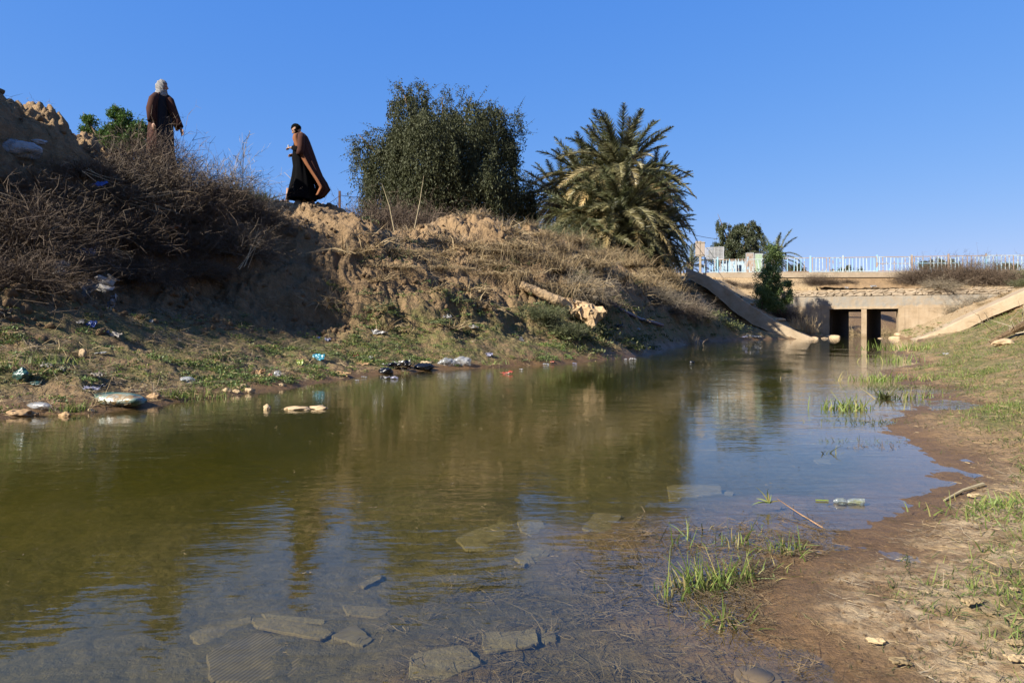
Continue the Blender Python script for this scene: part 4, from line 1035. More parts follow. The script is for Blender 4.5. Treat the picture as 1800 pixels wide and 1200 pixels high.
# bridge side brush
for (s_, n_, kd, sz, hh, lb) in [(-.9, 1.4, 'red', 1.0, .9, 'rust brown dry bush under the railing left of the bare earth patch'), (.1, 1.3, 'red', .8, .8, 'small brown bush beside the rust brown one under the railing'), (1.3, 1.5, 'red', .62, .8, 'small round brown bush just left of the bare earth patch'),
        (5.2, 1.6, 'red', 1.25, 1.0, 'left end of the big brown brush thicket under the railing'), (6.4, 1.7, 'red', 1.45, 1.1, 'brown thicket bush above the right opening'), (7.7, 1.7, 'red', 1.5, 1.1, 'brown thicket bush above the coping'), (9.0, 1.8, 'red', 1.6, 1.15, 'highest part of the brown thicket reaching the railing'), (10.3, 1.6, 'red', 1.5, 1.0, 'brown thicket bush above the gap in the coping'), (11.7, 1.4, 'brush', 1.4, 1.0, 'straw brown thicket bush near the right edge'),
        (6.9, .5, 'grey', 1.2, .7, 'grey dry bush hanging over the coping'), (8.1, .2, 'grey', 1.3, .8, 'largest grey dry bush hanging down the headwall'), (9.2, .3, 'grey', 1.1, .7, 'grey dry bush at the right end of the coping'),
        (-3.3, -3.6, 'red', .95, 1.1, 'dark dry brush between the green shrub and the headwall'), (-2.6, -2.4, 'red', 1.0, 1.2, 'dark dry brush against the left end of the headwall'), (-5.6, 1.0, 'red', .8, .6, 'low dry bush under the left end of the railing'), (-7.0, 1.0, 'red', .7, .6, 'dry bush below the lattice panel'), (-4.4, .6, 'brush', .8, .6, 'dry bush left of the green shrub below the railing'),
        (13.0, .5, 'tam', 1.3, 1.0, 'dull green scrub on the right bank above the wing wall'), (14.0, -2.0, 'tam', 1.1, .9, 'dull green scrub near the upper end of the right wing wall'), (12.0, -2.4, 'straw', 1.0, .8, 'dry grass clump between coping and right wing wall'), (11.0, -3.0, 'tam', .8, .7, 'small green scrub beside the right end of the headwall'), (9.8, -3.6, 'straw', .9, .7, 'orange dry grass at the right foot of the headwall'), (8.6, -3.8, 'straw', .8, .7, 'straw grass clump low against the headwall'),
        (12.5, -5.0, 'tam', .9, .7, 'green grey scrub behind the right wing wall'), (10.6, -5.2, 'straw', .7, .7, 'dry grass just behind the right wing wall'), (15.5, .6, 'tam', 1.4, 1.0, 'scrub cut by the right picture edge')]:
    x, y, _ = BW(s_, n_); bush('dry_bush', kd, 0, 0, sz, lb, 'bush', 'brush around the culvert', hh, at=np.array([x, y, h1(x, y) if not (-.7 < s_ < 7.1 and n_ > .42) else deck_z(s_) - .42 - max(2.5 - n_, 0) * .42]), sink=.15 if kd != 'grey' else -.05)
for (s_, n_, sz, lb) in [(-1.9, -4.4, 1.35, 'pale dry reeds beside the left headwall'), (-1.5, -3.6, 1.2, 'pale dry reeds nearest the left opening'), (-2.3, -5.2, 1.1, 'pale dry reeds at the foot of the green shrub')]:
    x, y, _ = BW(s_, n_); bush('dry_reeds', 'reed', 0, 0, sz, lb, 'reeds', 'dry reeds beside the culvert', 1.0, at=np.array([x, y, h1(x, y)]))
# beyond the culvert
for i, (s_, n_, sz) in enumerate([(1.4, 20, 1.6), (3.2, 19, 1.5), (5.0, 21, 1.7), (6.6, 20, 1.8), (8, 19, 1.8), (3.8, 22, 2.0), (6, 24, 2.2), (9, 23, 2.2), (7.4, 18, 1.3)]):
    x, y, _ = BW(s_ + 1, n_); bush('reed_clump', 'straw', 0, 0, sz, 'dry reed clump seen through the culvert openings', 'reeds', 'reeds beyond the culvert', 1.1, at=np.array([x, y, h1(x, y)]))
# small overhanging bushes low on the far left bank
for (px, py, kd, sz, lb) in [(1180, 545, 'lean', 1.3, 'leaning brown dry bush overhanging the shaded far bank'), (1215, 555, 'grey', 1.0, 'grey dead brush at the foot of the far left bank'), (1150, 530, 'grey', 1.0, 'grey dead brush above the blue hose end'), (1010, 520, 'grey', .8, 'dead twigs right of the fallen log'), (1040, 535, 'brush', .7, 'dry twigs between the log and the blue hose'),
                         (1000, 590, 'tam', .45, 'low grey green plant left of the log end'), (955, 565, 'tam', .5, 'grey green plant beside the middle of the log'), (1245, 560, 'herb', 1.2, 'creeping plants left of the wing wall'), (1280, 575, 'herb', 1.1, 'creeping plants beneath the left wing wall'), (1215, 602, 'reed', .55, 'pale dead reed stubble standing in the water at the far bank')]:
    bush('bank_plant', kd, px, py, sz, lb, 'plant', None, .9, rz=.4 if kd == 'lean' else None)

# ================================================================ GROUND COVER
def tuft_src(seed, n, L, w, mat, spread=.9, droop=(.1, .8), rad=.03, segs=2): V, F = tussock(seed, n, L, w, spread=spread, droop=droop, rad=rad, segs=segs); return mk_mesh('tuft', V, F, mat)
def litter_src(seed, n, L, w, mat):
    r = np.random.default_rng(seed); root = np.stack([r.normal(size=n) * .05, r.normal(size=n) * .05, r.uniform(.003, .012, n)], 1); d = np.stack([r.normal(size=n), r.normal(size=n), r.uniform(-.02, .12, n)], 1)
    V, F, _ = ribbons(root, d, r.uniform(.4, 1, n) * L, w, .05, 2, .25, .4, r); return mk_mesh('litter', V, F, mat)
def herb_src(seed, n, rad, leaf, mat):
    r = np.random.default_rng(seed); c = r.normal(size=(n, 3)) * [rad, rad, rad * .18]; c[:, 2] = np.abs(c[:, 2]) + .005
    V, F = leaves(c, r.normal(size=(n, 3)) + [0, 0, .5], leaf, .55, r); return mk_mesh('herb', V, F, mat)
def clod_src(seed, mat): V, F = blob(seed, (1, .85, .7), 2, .45, 1.5, 2); return mk_mesh('clod', V, F, mat)
def polar(n, r0, r1, a0, a1, seed):
    r = np.random.default_rng(seed); rad = np.exp(r.uniform(math.log(r0), math.log(r1), n)); a = R(1) * r.uniform(a0, a1, n)
    return rad * np.sin(a), rad * np.cos(a), r
def cover(name, label_kind, n, rng_, ang, seed, cond, srcs, smin, smax, tilt=.15, zoff=0.0, far_grow=0.0):
    x, y, r = polar(n, rng_[0], rng_[1], ang[0], ang[1], seed); o = {}; z = H(x, y, True, o)
    p = cond(x, y, z, o, r); m = r.random(n) < p
    x, y, z = x[m], y[m], z[m]; k = m.sum()
    rot = np.stack([r.normal(size=k) * tilt, r.normal(size=k) * tilt, r.uniform(0, 6.28, k)], 1)
    s = np.exp(r.uniform(math.log(smin), math.log(smax), k)) * (1 + far_grow * np.hypot(x, y))
    scatter(name, np.stack([x, y, z + zoff], 1), rot, s, srcs)
pn = lambda x, y, f, sd, lo, hi: sstep(lo, hi, fbm2(x * f, y * f, sd, 3))
S_gr = [tuft_src(i, 26, .055, .0032, M_grass, 1.5, (.1, .8), .02) for i in range(3)] + [tuft_src(9, 22, .05, .0035, M_grassd, 1.8, (.2, .9), .025)]
S_dg = [tuft_src(20 + i, 24, .05, .003, M_grassd, 2.2, (.3, 1.0), .03) for i in range(2)] + [tuft_src(25, 22, .055, .003, M_straw, 2.4, (.4, 1.0), .03)]
S_lit = [litter_src(i, 14, .12, .0035, m) for i, m in enumerate((M_straw, M_twig, M_twigg, M_pale))]
S_herb = [herb_src(i, 42, .06, .032, m) for i, m in enumerate((M_grass, M_grassd, M_leafg))]
S_clod = [clod_src(i, M_soil) for i in range(4)]
cover('grass_cover', '', 56000, (1.2, 36), (18, 42), 301, lambda x, y, z, o, r: (o['dR'] > .28) * (.14 + .86 * pn(x, y, .9, 5, -.4, .2) * pn(x, y, 3.4, 6, -.2, .25)) * sstep(.25, .55, o['dR']) * (o['dR'] < 4.5) * (o['nearbr'] < .5), S_gr, .5, 1.2, far_grow=.10)
cover('dull_grass_cover', '', 34000, (1.0, 34), (12, 42), 302, lambda x, y, z, o, r: (o['dR'] > .08) * (.2 + .8 * pn(x, y, 1.6, 15, -.2, .2)) * sstep(.05, .4, o['dR']) * (o['dR'] < 6) * (o['nearbr'] < .5), S_dg, .4, 1.0, far_grow=.085)
cover('straw_litter', '', 20000, (.8, 30), (4, 42), 303, lambda x, y, z, o, r: (o['dR'] > .12) * (.10 + .7 * pn(x, y, 2, 25, -.1, .35)) * (o['dR'] < 5) * (.35 + .65 * sstep(.3, .8, o['dR'])), S_lit, .14, .42, far_grow=.11, tilt=.05)
cover('pebbles', '', 7000, (.8, 20), (4, 42), 304, lambda x, y, z, o, r: (o['dR'] > .08) * .7, S_clod, .0015, .006, far_grow=.12, zoff=-.001)
cover('bank_herbs', '', 42000, (4.5, 24), (-42, 14), 305, lambda x, y, z, o, r: (o['dL'] > .12) * sstep(.42, .28, o['t'] + .1 * fbm2(x, y, 7, 2)) * (.04 + .96 * pn(x, y, 1.3, 35, -.08, .25) * pn(x, y, 5, 36, -.25, .2)), S_herb, .3, .85, far_grow=.03)
cover('bank_weeds', '', 7000, (9, 40), (-22, 18), 306, lambda x, y, z, o, r: (o['dL'] > .5) * sstep(.2, .3, o['t']) * sstep(.95, .6, o['t']) * (.05 + .95 * pn(x, y, .9, 45, .0, .3)) * sstep(-4, 0, x), [S_herb[1]] + [tuft_src(40, 40, .18, .010, M_grassd, 2.2, (.2, .9), .06), tuft_src(41, 40, .28, .012, M_straw, 2.0, (.2, .9), .06)], .9, 2.2, far_grow=.02)
cover('bank_straw', '', 7000, (10, 46), (-12, 18), 307, lambda x, y, z, o, r: (o['dL'] > .5) * sstep(.45, .6, o['t']) * sstep(1.5, 1.2, o['t']) * (.1 + .9 * pn(x, y, .8, 55, -.1, .25)) * np.clip(sstep(12, 24, y) + .07, 0, 1), [tuft_src(50, 46, .42, .014, M_straw, 1.8, (.2, .9), .08), tuft_src(51, 46, .38, .014, M_straw, 2.0, (.5, 1.2), .08), tuft_src(52, 30, .4, .012, M_twig, 1.6, (.1, .6), .08)], .6, 1.5)
cover('bank_clods', '', 15000, (8, 26), (-42, 12), 308, lambda x, y, z, o, r: (o['dL'] > .4) * sstep(.2, .35, o['t']) * sstep(1.15, 1.02, o['t']) * (.15 + .85 * pn(x, y, 1.2, 65, 0, .3)) * sstep(26, 18, y), S_clod, .015, .075, tilt=.8)
cover('crest_clods', '', 1500, (10, 20), (-42, 3), 309, lambda x, y, z, o, r: np.exp(-((o['t'] - 1.0) / .08) ** 2), S_clod, .025, .08, tilt=.8, zoff=-.01)
cover('bank_litter', '', 12000, (4.6, 26), (-42, 14), 310, lambda x, y, z, o, r: (o['dL'] > .0) * (.2 + .8 * pn(x, y, 1.4, 75, -.1, .3)) * (o['t'] < 1.0) * .8, S_lit, .4, 1.5, tilt=.25, zoff=.01)
cover('apron_debris', '', 1500, (36, 56), (8, 36), 311, lambda x, y, z, o, r: (o['nearbr'] > .5) * (o['n'] < 0) * ((o['dL'] > .3) | (o['dR'] > .3)) * .8, S_clod, .03, .12, tilt=.6)
cover('apron_grass', '', 1400, (36, 56), (14, 36), 312, lambda x, y, z, o, r: (o['n'] < 0) * (o['n'] > -8.8) * (((o['dR'] > .1) & (o['dR'] < 2.2)) | ((o['dL'] > .1) & (o['dL'] < 1))) * .9, [tuft_src(60, 30, .25, .02, M_grass, 2.0, (.1, .6), .12)], .6, 1.2)
cover('waterline_grass', '', 3500, (5, 30), (-42, 14), 313, lambda x, y, z, o, r: np.exp(-((o['dL'] - .1) / .12) ** 2) * pn(x, y, 1.1, 85, -.1, .2), [tuft_src(70, 24, .12, .006, M_grass, .9, (.0, .4), .05), tuft_src(71, 24, .10, .006, M_grass, .9, (.0, .4), .05)], .6, 1.4)
cover('far_bank_herbs', '', 9000, (14, 47), (0, 24), 320, lambda x, y, z, o, r: (o['dL'] > .1) * sstep(.40, .25, o['t'] + .1 * fbm2(x, y, 7, 2)) * (o['nearbr'] < .6) * (.1 + .6 * pn(x, y, 1.0, 35, -.05, .3)), [S_herb[1], S_dg[0], S_dg[2]], 1.2, 3.2)
_x, _y, _r = polar(2600, 1.2, 30, -40, 30, 330); _o = {}; _z = H(_x, _y, True, _o); _m = (_z < -.02) & (_r.random(2600) < .15 + .85 * pn(_x, _y, .8, 331, -.05, .3)); _k = _m.sum()
scatter('floating_specks', np.stack([_x[_m], _y[_m], np.full(_k, .003)], 1), np.stack([_r.normal(size=_k) * .05, _r.normal(size=_k) * .05, _r.uniform(0, 6.28, _k)], 1), _r.uniform(.25, .8, _k) * (.5 + .03 * np.hypot(_x[_m], _y[_m])), [litter_src(90, 3, .05, .003, M_straw), litter_src(91, 3, .035, .006, M_twig), herb_src(92, 3, .012, .008, M_grassd)])
# drowned weeds and leaves in the shallows
S_sub = [litter_src(80 + i, 16, .10, .003, m) for i, m in enumerate((pm('drowned_weed', (.085, .068, .045), .9, 5, 10, 0), pm('drowned_twig', (.16, .125, .085), .9, 5, 10, 0)))] + [tuft_src(85, 20, .05, .003, pm('drowned_grass', (.08, .07, .035), .9, 5, 10, 0), 2, (.2, .8), .03)]
cover('drowned_weeds', '', 9000, (1.0, 4.5), (-12, 26), 314, lambda x, y, z, o, r: (o['dR'] < .02) * (o['dR'] > -1.1) * (.25 + .75 * pn(x, y, 2.2, 95, -.15, .2)) * sstep(-1.0, -.35, o['dR']) * sstep(2.6, 1.7, y) , S_sub, .25, .7, tilt=.1, zoff=.003)
cover('shore_crumbs', '', 6000, (.9, 12), (6, 40), 315, lambda x, y, z, o, r: .7 * np.exp(-((o['dR'] - .06) / .10) ** 2), S_sub[:2], .08, .28, tilt=.1, far_grow=.05)

# ================================================================ PEOPLE
M_skin = pm('skin', [(.3, (.30, .165, .10)), (.7, (.40, .23, .15))], .55, 8, 40, .1, .002)
M_black = pm('black_cloth', [(.3, (.0028, .0028, .003)), (.7, (.006, .0055, .006))], 1, 3, 120, .2, .002, spec=.08)
M_brown = pm('brown_wool', [(.3, (.040, .012, .006)), (.7, (.066, .020, .009))], .9, 3, 120, .3, .003)
M_trim = pm('rust_trim', [(.3, (.17, .062, .022)), (.7, (.24, .09, .032))], .85, 6, 100, .2, .002)
M_hair = pm('black_hair', (.0045, .004, .0035), 1, 20, 90, .5, .004, spec=.05)
M_navy = pm('navy_cloth', (.007, .008, .012), .85, 3, 100, .2, .002)
def scarf_mat():
    m, nt, nd, lk, b = new_mat('chequered_scarf')
    w1 = nd.new('ShaderNodeTexWave'); w1.inputs['Scale'].default_value = 16; w1.inputs['Distortion'].default_value = 5; w1.inputs['Detail Scale'].default_value = 1.5
    lk.new(coords(nt, rot=(0, R(35), 0)), w1.inputs[0]); w1.bands_direction = 'Z'
    w2 = nd.new('ShaderNodeTexWave'); w2.inputs['Scale'].default_value = 15; w2.inputs['Distortion'].default_value = 3; lk.new(coords(nt, rot=(0, R(-50), .4)), w2.inputs[0])
    f = math_n(nt, 'MULTIPLY', w1.outputs[1], w2.outputs[1])
    lk.new(ramp(nt, f, [(.15, (.42, .41, .39)), (.32, (.28, .27, .265)), (.45, (.05, .05, .055))]), b.inputs['Base Color']); b.inputs['Roughness'].default_value = .9
    lk.new(bump(nt, w1.outputs[1], .2, .004), b.inputs['Normal']); return m
M_scarf = scarf_mat()

def loft(rings, nseg=40, fold=.0, nfold=9, seed=0, sub=4, close=True, yaw_tw=0, a0=0.0, a1=2 * math.pi):
    """rings (z, x_front, x_back, half_width): a draped tube of cloth with folds growing to the hem"""
    rings = np.array(rings, float); n = len(rings); tt = np.linspace(0, n - 1, (n - 1) * sub + 1)
    I = [np.interp(tt, np.arange(n), rings[:, k]) for k in range(4)]
    z, xf, xb, w = I; top = z.max(); hem = (top - z) / (top - z.min())
    ph = np.linspace(0, 2 * np.pi, nseg, endpoint=False)
    r = np.random.default_rng(seed); off = r.uniform(0, 6, 4)
    V = []
    for i in range(len(tt)):
        f = 1 + fold * hem[i] * (np.sin(nfold * ph + off[0] + hem[i] * 2.0) * .6 + np.sin((nfold * .6) * ph * 1 + off[1]).round(6) * 0 + np.sin(int(nfold * 1.7) * ph + off[2] - hem[i] * 3) * .4)
        cx = (xf[i] + xb[i]) / 2; rx = (xf[i] - xb[i]) / 2
        V.append(np.stack([cx + rx * np.cos(ph) * f, w[i] * np.sin(ph) * f, z[i] + 0 * ph + .015 * hem[i] * np.sin(3 * ph + off[3])], 1))
    V = np.concatenate(V); I_ = np.arange(len(V)).reshape(-1, nseg); J = np.roll(I_, -1, 1)
    return V, np.stack([I_[:-1], J[:-1], J[1:], I_[1:]], -1).reshape(-1, 4)
def cape(rings, nseg=44, fold=.03, nfold=7, seed=0, sub=5):
    """rings (z, x_edge_near, x_edge_far, x_back, half_width): open fronted mantle"""
    rings = np.array(rings, float); n = len(rings); tt = np.linspace(0, n - 1, (n - 1) * sub + 1)
    z, xn, xf, xb, w = [np.interp(tt, np.arange(n), rings[:, k]) for k in range(5)]
    hem = (z.max() - z) / (z.max() - z.min()); a = np.linspace(-1, 1, nseg); r = np.random.default_rng(seed); o = r.uniform(0, 6, 3)
    V = []
    for i in range(len(tt)):
        e = np.where(a > 0, xn[i], xf[i]); f = fold * hem[i] * (np.sin(nfold * a * 3 + o[0] + hem[i]) + .6 * np.sin(nfold * a * 5.3 + o[1]))
        x = xb[i] + (e - xb[i]) * np.abs(a) ** 1.9 - f * (1 - a * a); y = w[i] * np.sin(np.clip(a * 1.45, -1.5, 1.5)) * (1 - .12 * np.abs(a) ** 4) + f * .8 * np.sign(a) * np.abs(a)
        V.append(np.stack([x, y, z[i] + .02 * hem[i] * np.sin(5 * a + o[2])], 1))
    V = np.concatenate(V); I_ = np.arange(len(V)).reshape(-1, nseg)
    return V, np.stack([I_[:-1, :-1], I_[:-1, 1:], I_[1:, 1:], I_[1:, :-1]], -1).reshape(-1, 4)
def solid(o, th): md = o.modifiers.new('thick', 'SOLIDIFY'); md.thickness = th; md.offset = 0; return o
def head_verts(nu=48, nv=36):
    th = np.linspace(0, np.pi, nv); ph = np.linspace(-np.pi, np.pi, nu, endpoint=False); T, Pp = np.meshgrid(th, ph, indexing='ij')
    d = np.stack([np.sin(T) * np.cos(Pp), np.sin(T) * np.sin(Pp), np.cos(T)], -1).reshape(-1, 3)
    V = d * [.098, .076, .118]
    V[:, 0] += np.where(V[:, 2] < 0, .012 * (-V[:, 2] / .118) * (d[:, 0] > -.2), 0)          # jaw forward
    V[:, 1] *= np.where(V[:, 2] < 0, 1 - .28 * (-V[:, 2] / .118), 1)                            # jaw narrower
    V[:, 0] -= np.where((V[:, 2] < -.02) & (d[:, 0] < -.1), .035 * (d[:, 0]) * (-V[:, 2] / .118) * 1.0 * -1 * -1, 0)
    fr = np.clip(d[:, 0], 0, 1)
    g = lambda y0, z0, sy, sz: np.exp(-((V[:, 1] - y0) / sy) ** 2 - ((V[:, 2] - z0) / sz) ** 2) * (fr > .3)
    V[:, 0] += .028 * g(0, -.018, .012, .016) + .016 * g(0, .004, .009, .022) + .006 * g(0, .032, .045, .010) - .010 * (g(.03, .012, .014, .011) + g(-.03, .012, .014, .011)) + .008 * g(0, -.058, .022, .009) + .009 * g(0, -.095, .022, .016) - .004 * g(0, -.075, .02, .006)
    I_ = np.arange(nu * nv).reshape(nv, nu); J = np.roll(I_, -1, 1)
    F = np.stack([I_[:-1], I_[1:], J[1:], J[:-1]], -1).reshape(-1, 4)
    return V, F, d
def head(parent, loc, pitch, yaw, beard=True, hair=True, beard_grey=False):
    V, F, d = head_verts(); h = mobj('head', V, F, M_skin, parent, True); h.location = loc; h.rotation_euler = (0, pitch, yaw)
    cen = V[F].mean(1); dc = d[F].mean(1)
    def shell(nm, mask, k, mat, amp=.004):
        V2 = V * (1 + k) + amp * np.stack([fbm3(V * 60, 3, 2)] * 3, 1) * d; o = mobj(nm, V2, F[mask], mat, h, True); solid(o, .008); return o
    if hair: shell('hair', (cen[:, 2] > .045 + .35 * np.clip(cen[:, 0] - .04, 0, 1)) | ((cen[:, 0] < -.005) & (cen[:, 2] > -.045)) , .065, M_hair)
    if beard: shell('beard', (cen[:, 0] > .005) & (cen[:, 2] < -.045) & (cen[:, 2] > -.125) | ((cen[:, 0] > .0) & (cen[:, 0] < .04) & (cen[:, 2] < .0)), .09, M_hair, .006)
    mb = MB()
    for sg_ in (-1, 1): mb.tube([(.0, sg_ * .070, -.022), (-.006, sg_ * .082, -.005), (-.008, sg_ * .086, .016), (.0, sg_ * .078, .026)], [.006, .011, .012, .006], 8)
    mb.build('ear', M_skin, h, True)
    mb = MB()
    for sg_ in (-1, 1): mb.box((.088, sg_ * .03, .012), (.012, .018, .008))
    mb.build('eyes', M_hair, h)
    return h
def hand(parent, loc, rot, grip=.8, mirror=1, scale=1.0):
    """palm along +x, thumb to +z side, fingers curl towards -y*mirror"""
    mb = MB(); V, F = blob(3, (.048, .016, .042), 2, .08, 1); mb.add(V + [.0, 0, 0], [tuple(f) for f in F])
    for i, (z_, L) in enumerate(((.030, .070), (.011, .078), (-.009, .073), (-.028, .058))):
        p = Vector((.038, 0, z_)); pts = [Vector((.0, 0, z_ * .9)), p]; a = 0
        for k, s_ in enumerate((.42, .32, .26)):
            a += grip * (.75, .9, .6)[k]; p = p + Vector((math.cos(a) * L * s_, -mirror * math.sin(a) * L * s_, 0)); pts.append(p)
        mb.tube(pts, [.009, .0095, .009, .008, .006], 7)
    pts = [Vector((-.02, 0, .03)), Vector((.008, -mirror * .012, .052)), Vector((.032, -mirror * .028, .060)), Vector((.052, -mirror * .036, .052))]
    mb.tube(pts, [.012, .011, .0095, .007], 7)
    mb.tube([(-.075, 0, 0), (-.03, 0, 0)], [.026, .027], 10)
    o = mb.build('hand', M_skin, parent, True); o.location = loc; o.rotation_euler = rot; o.scale = (scale,) * 3; return o
def body(parent, verts, edges, radii, root=0, mat=None):
    me = bpy.data.meshes.new('body'); me.from_pydata([tuple(v) for v in verts], edges, []); me.materials.append(mat or M_skin)
    o = link('body', me, parent); md = o.modifiers.new('skin', 'SKIN'); md.use_smooth_shade = True
    sv = me.skin_vertices[0].data if len(me.skin_vertices) else None
    if sv:
        for i, r_ in enumerate(radii): sv[i].radius = (r_, r_) if not hasattr(r_, '__len__') else r_; sv[i].use_root = (i == root)
    o.modifiers.new('smooth', 'SUBSURF').levels = 1; o.modifiers['smooth'].render_levels = 2
    return o
def foot(parent, loc, yaw, pitch, mat):
    mb = MB(); mb.tube([(-.06, 0, .035), (-.03, 0, .045), (.03, 0, .05), (.09, 0, .036), (.15, 0, .024), (.19, 0, .016)], [.028, .036, .036, .036, .036, .02], 10)
    mb.tube([(-.02, 0, .04), (-.02, 0, .16), (-.03, 0, .34)], [.032, .034, .045], 10)
    for k in range(5): mb.tube([(.15, -.03 + k * .015, .022), (.20 - abs(k - 1) * .008, -.032 + k * .016, .014)], [.010, .008], 6)
    o = mb.build('foot', mat, parent, True); o.location = loc; o.rotation_euler = (0, pitch, yaw)
    mb = MB(); mb.tube([(-.075, 0, 0), (-.03, 0, 0), (.05, 0, 0), (.12, 0, 0), (.2, 0, .0)], [.03, .04, .04, .046, .03], 12)
    mb.v = [(x, y, z * .25 + .003) for x, y, z in mb.v]; s_ = mb.build('sandal', M_hair, o)
    mb = MB(); mb.tube([(.10, -.045, .02), (.09, 0, .062), (.10, .045, .02)], .009, 6); mb.tube([(-.01, -.045, .02), (-.0, 0, .085), (-.01, .045, .02)], .009, 6); mb.build('strap', M_hair, o)
    return o

# ---- walking man, seen in profile going left
gp = ground_at(530, 14.5); gz = CAM_H + (HOR - 359) / FPX * 14.5
man = empty('person', (gp[0], gp[1], gz), R(180), 'bearded man in a black robe and brown cloak walking left along the crest', 'person')
K = 1.0
body(man, [(-.02, 0, .95), (-.02, 0, 1.2), (-.03, 0, 1.38), (.0, 0, 1.47), (.05, 0, 1.53), (-.03, .17, 1.37), (-.07, .2, 1.12), (.12, .13, 1.15), (-.03, -.17, 1.37), (-.06, -.2, 1.12), (.12, -.10, 1.05), (.0, .09, .92), (.13, .09, .5), (.24, .09, .12), (-.0, -.09, .92), (-.06, -.09, .5), (-.22, -.09, .12)],
     [(0, 1), (1, 2), (2, 3), (3, 4), (2, 5), (5, 6), (6, 7), (2, 8), (8, 9), (9, 10), (0, 11), (11, 12), (12, 13), (0, 14), (14, 15), (15, 16)],
     [(.13, .10), (.12, .09), (.13, .09), .06, .055, .065, .045, .035, .065, .045, .035, .09, .06, .045, .09, .06, .045])
head(man, (.105, 0, 1.59), R(36), 0)
V, F = loft([(1.49, .08, -.04, .065), (1.46, .09, -.06, .10), (1.40, .125, -.10, .17), (1.3, .15, -.12, .20), (1.13, .17, -.14, .20), (.97, .19, -.15, .205), (.8, .17, -.17, .21), (.6, .20, -.22, .22), (.4, .25, -.26, .235), (.2, .30, -.30, .25), (.09, .315, -.32, .255)], 64, .085, 8, 3)
V[:, 2] -= .05 * np.clip((-V[:, 0] - .1), 0, 1) * (V[:, 2] < .3); solid(mobj('robe', V, F, M_black, man, True), .008)
V, F = cape([(1.50, .06, .06, -.055, .075), (1.47, .09, .09, -.09, .12), (1.43, .115, .11, -.125, .175), (1.34, .12, .10, -.165, .215), (1.2, .07, .05, -.215, .235), (1.0, -.03, -.02, -.285, .24), (.8, -.14, -.1, -.355, .245), (.6, -.27, -.18, -.435, .25), (.45, -.37, -.22, -.53, .262), (.3, -.45, -.24, -.60, .25), (.14, -.36, -.22, -.46, .20)], 60, .022, 6, 5)
solid(mobj('cloak', V, F, M_brown, man, True), .010)
# trim along the near edge of the cloak
ed = V.reshape(-1, 60, 3)[:, -1]; ed2 = V.reshape(-1, 60, 3)[:, -5]
nE = len(ed); Vt = np.concatenate([ed + [0.008, .02, 0], ed2 + [-.02, .026, 0]]); Ft = np.array([[i, i + 1, nE + i + 1, nE + i] for i in range(6, nE - 1)]); solid(mobj('cloak_trim', Vt, Ft, M_trim, man, True), .006)
mb = MB(); mb.tube([(-.035, .15, 1.42), (-.05, .195, 1.33), (-.06, .225, 1.2), (-.05, .235, 1.08), (-.035, .232, .99)], [.065, .07, .07, .072, .07], 16, cap=False)
solid(mb.build('cloak_sleeve', M_brown, man, True), .008)
mb = MB(); mb.tube([(-.06, .235, 1.12), (.03, .21, 1.12), (.13, .16, 1.155)], [.07, .062, .05], 12); mb.tube([(-.06, -.2, 1.12), (.03, -.17, 1.06), (.13, -.10, 1.05)], [.065, .06, .05], 12); mb.build('robe_sleeve', M_black, man, True)
hand(man, (.21, .135, 1.165), (R(60), R(-4), R(-12)), .75, 1)
hand(man, (.20, -.06, 1.04), (R(-50), R(-12), R(10)), .6, -1)
foot(man, (.30, .09, -.02), 0, R(-4), M_skin); foot(man, (-.20, -.09, .0), 0, R(12), M_skin)
it = MB(); it.tube([(0, 0, -.04), (0, 0, .06)], [.014, .016], 10)
hp = Matrix.Rotation(math.pi, 4, 'Z') @ Vector((.245, .10, 1.17)); o = it.build('small_cup', M_white, None, True); o.location = (gp[0] + hp.x, gp[1] + hp.y, gz + hp.z); tag(o, 'small white item held in the walking man\'s hands', 'held item')
# low earth step below his feet
V, F = blob(31, (.8, .6, .3), 5, .10, 3.0, 5); mobj('earth_mound', V, F, M_soil, None, False, loc=(gp[0] + .05, gp[1] + .05, gz - .315), label='flat topped hump of pale earth under the walking man\'s feet', cat='earth mound')

# ---- standing man with head wrapped in a scarf
gp1 = W(285, 306, 12.9); man1 = empty('person', tuple(gp1), 0, 'man in a black and white headscarf and brown cloak standing behind the dead bush', 'person'); man1.scale = (.88, .88, 1)
yb = R(-14)
def rot1(o): o.rotation_euler = (0, 0, yb); return o
bd = body(man1, [(0, 0, .95), (0, 0, 1.2), (-.01, 0, 1.40), (0, 0, 1.48), (.02, 0, 1.55), (0, -.18, 1.40), (-.03, -.23, 1.12), (.03, -.24, .88), (0, .18, 1.40), (.02, .27, 1.12), (.06, .40, .90), (0, .1, .92), (.0, .11, .5), (0, .11, .08), (0, -.1, .92), (.0, -.11, .5), (0, -.11, .08)],
          [(0, 1), (1, 2), (2, 3), (3, 4), (2, 5), (5, 6), (6, 7), (2, 8), (8, 9), (9, 10), (0, 11), (11, 12), (12, 13), (0, 14), (14, 15), (15, 16)],
          [(.13, .10), (.12, .09), (.13, .09), .06, .055, .065, .045, .035, .065, .045, .035, .09, .06, .045, .09, .06, .045]); rot1(bd)
hd = head(man1, (.02, -.02, 1.63), R(4), R(0), beard=False, hair=False)
V, F, d = head_verts(64, 48); cen = V[F].mean(1)
mask = ~((cen[:, 0] > .052) & (cen[:, 2] < .060) & (cen[:, 2] > -.062) & (np.abs(cen[:, 1]) < .058))
sp = .005 * np.sin(V[:, 2] * 95 + V[:, 0] * 80 + 2 * fbm3(V * 10, 3, 2)) + .006 * fbm3(V * 14, 5, 2)
V2 = V * 1.22 + d * sp[:, None]; V2[:, 0] -= .012; V2[:, 0] *= np.where(V2[:, 0] < 0, 1.08, 1); V2[:, 2] = np.where(V2[:, 2] < 0, V2[:, 2] * 1.15, V2[:, 2])
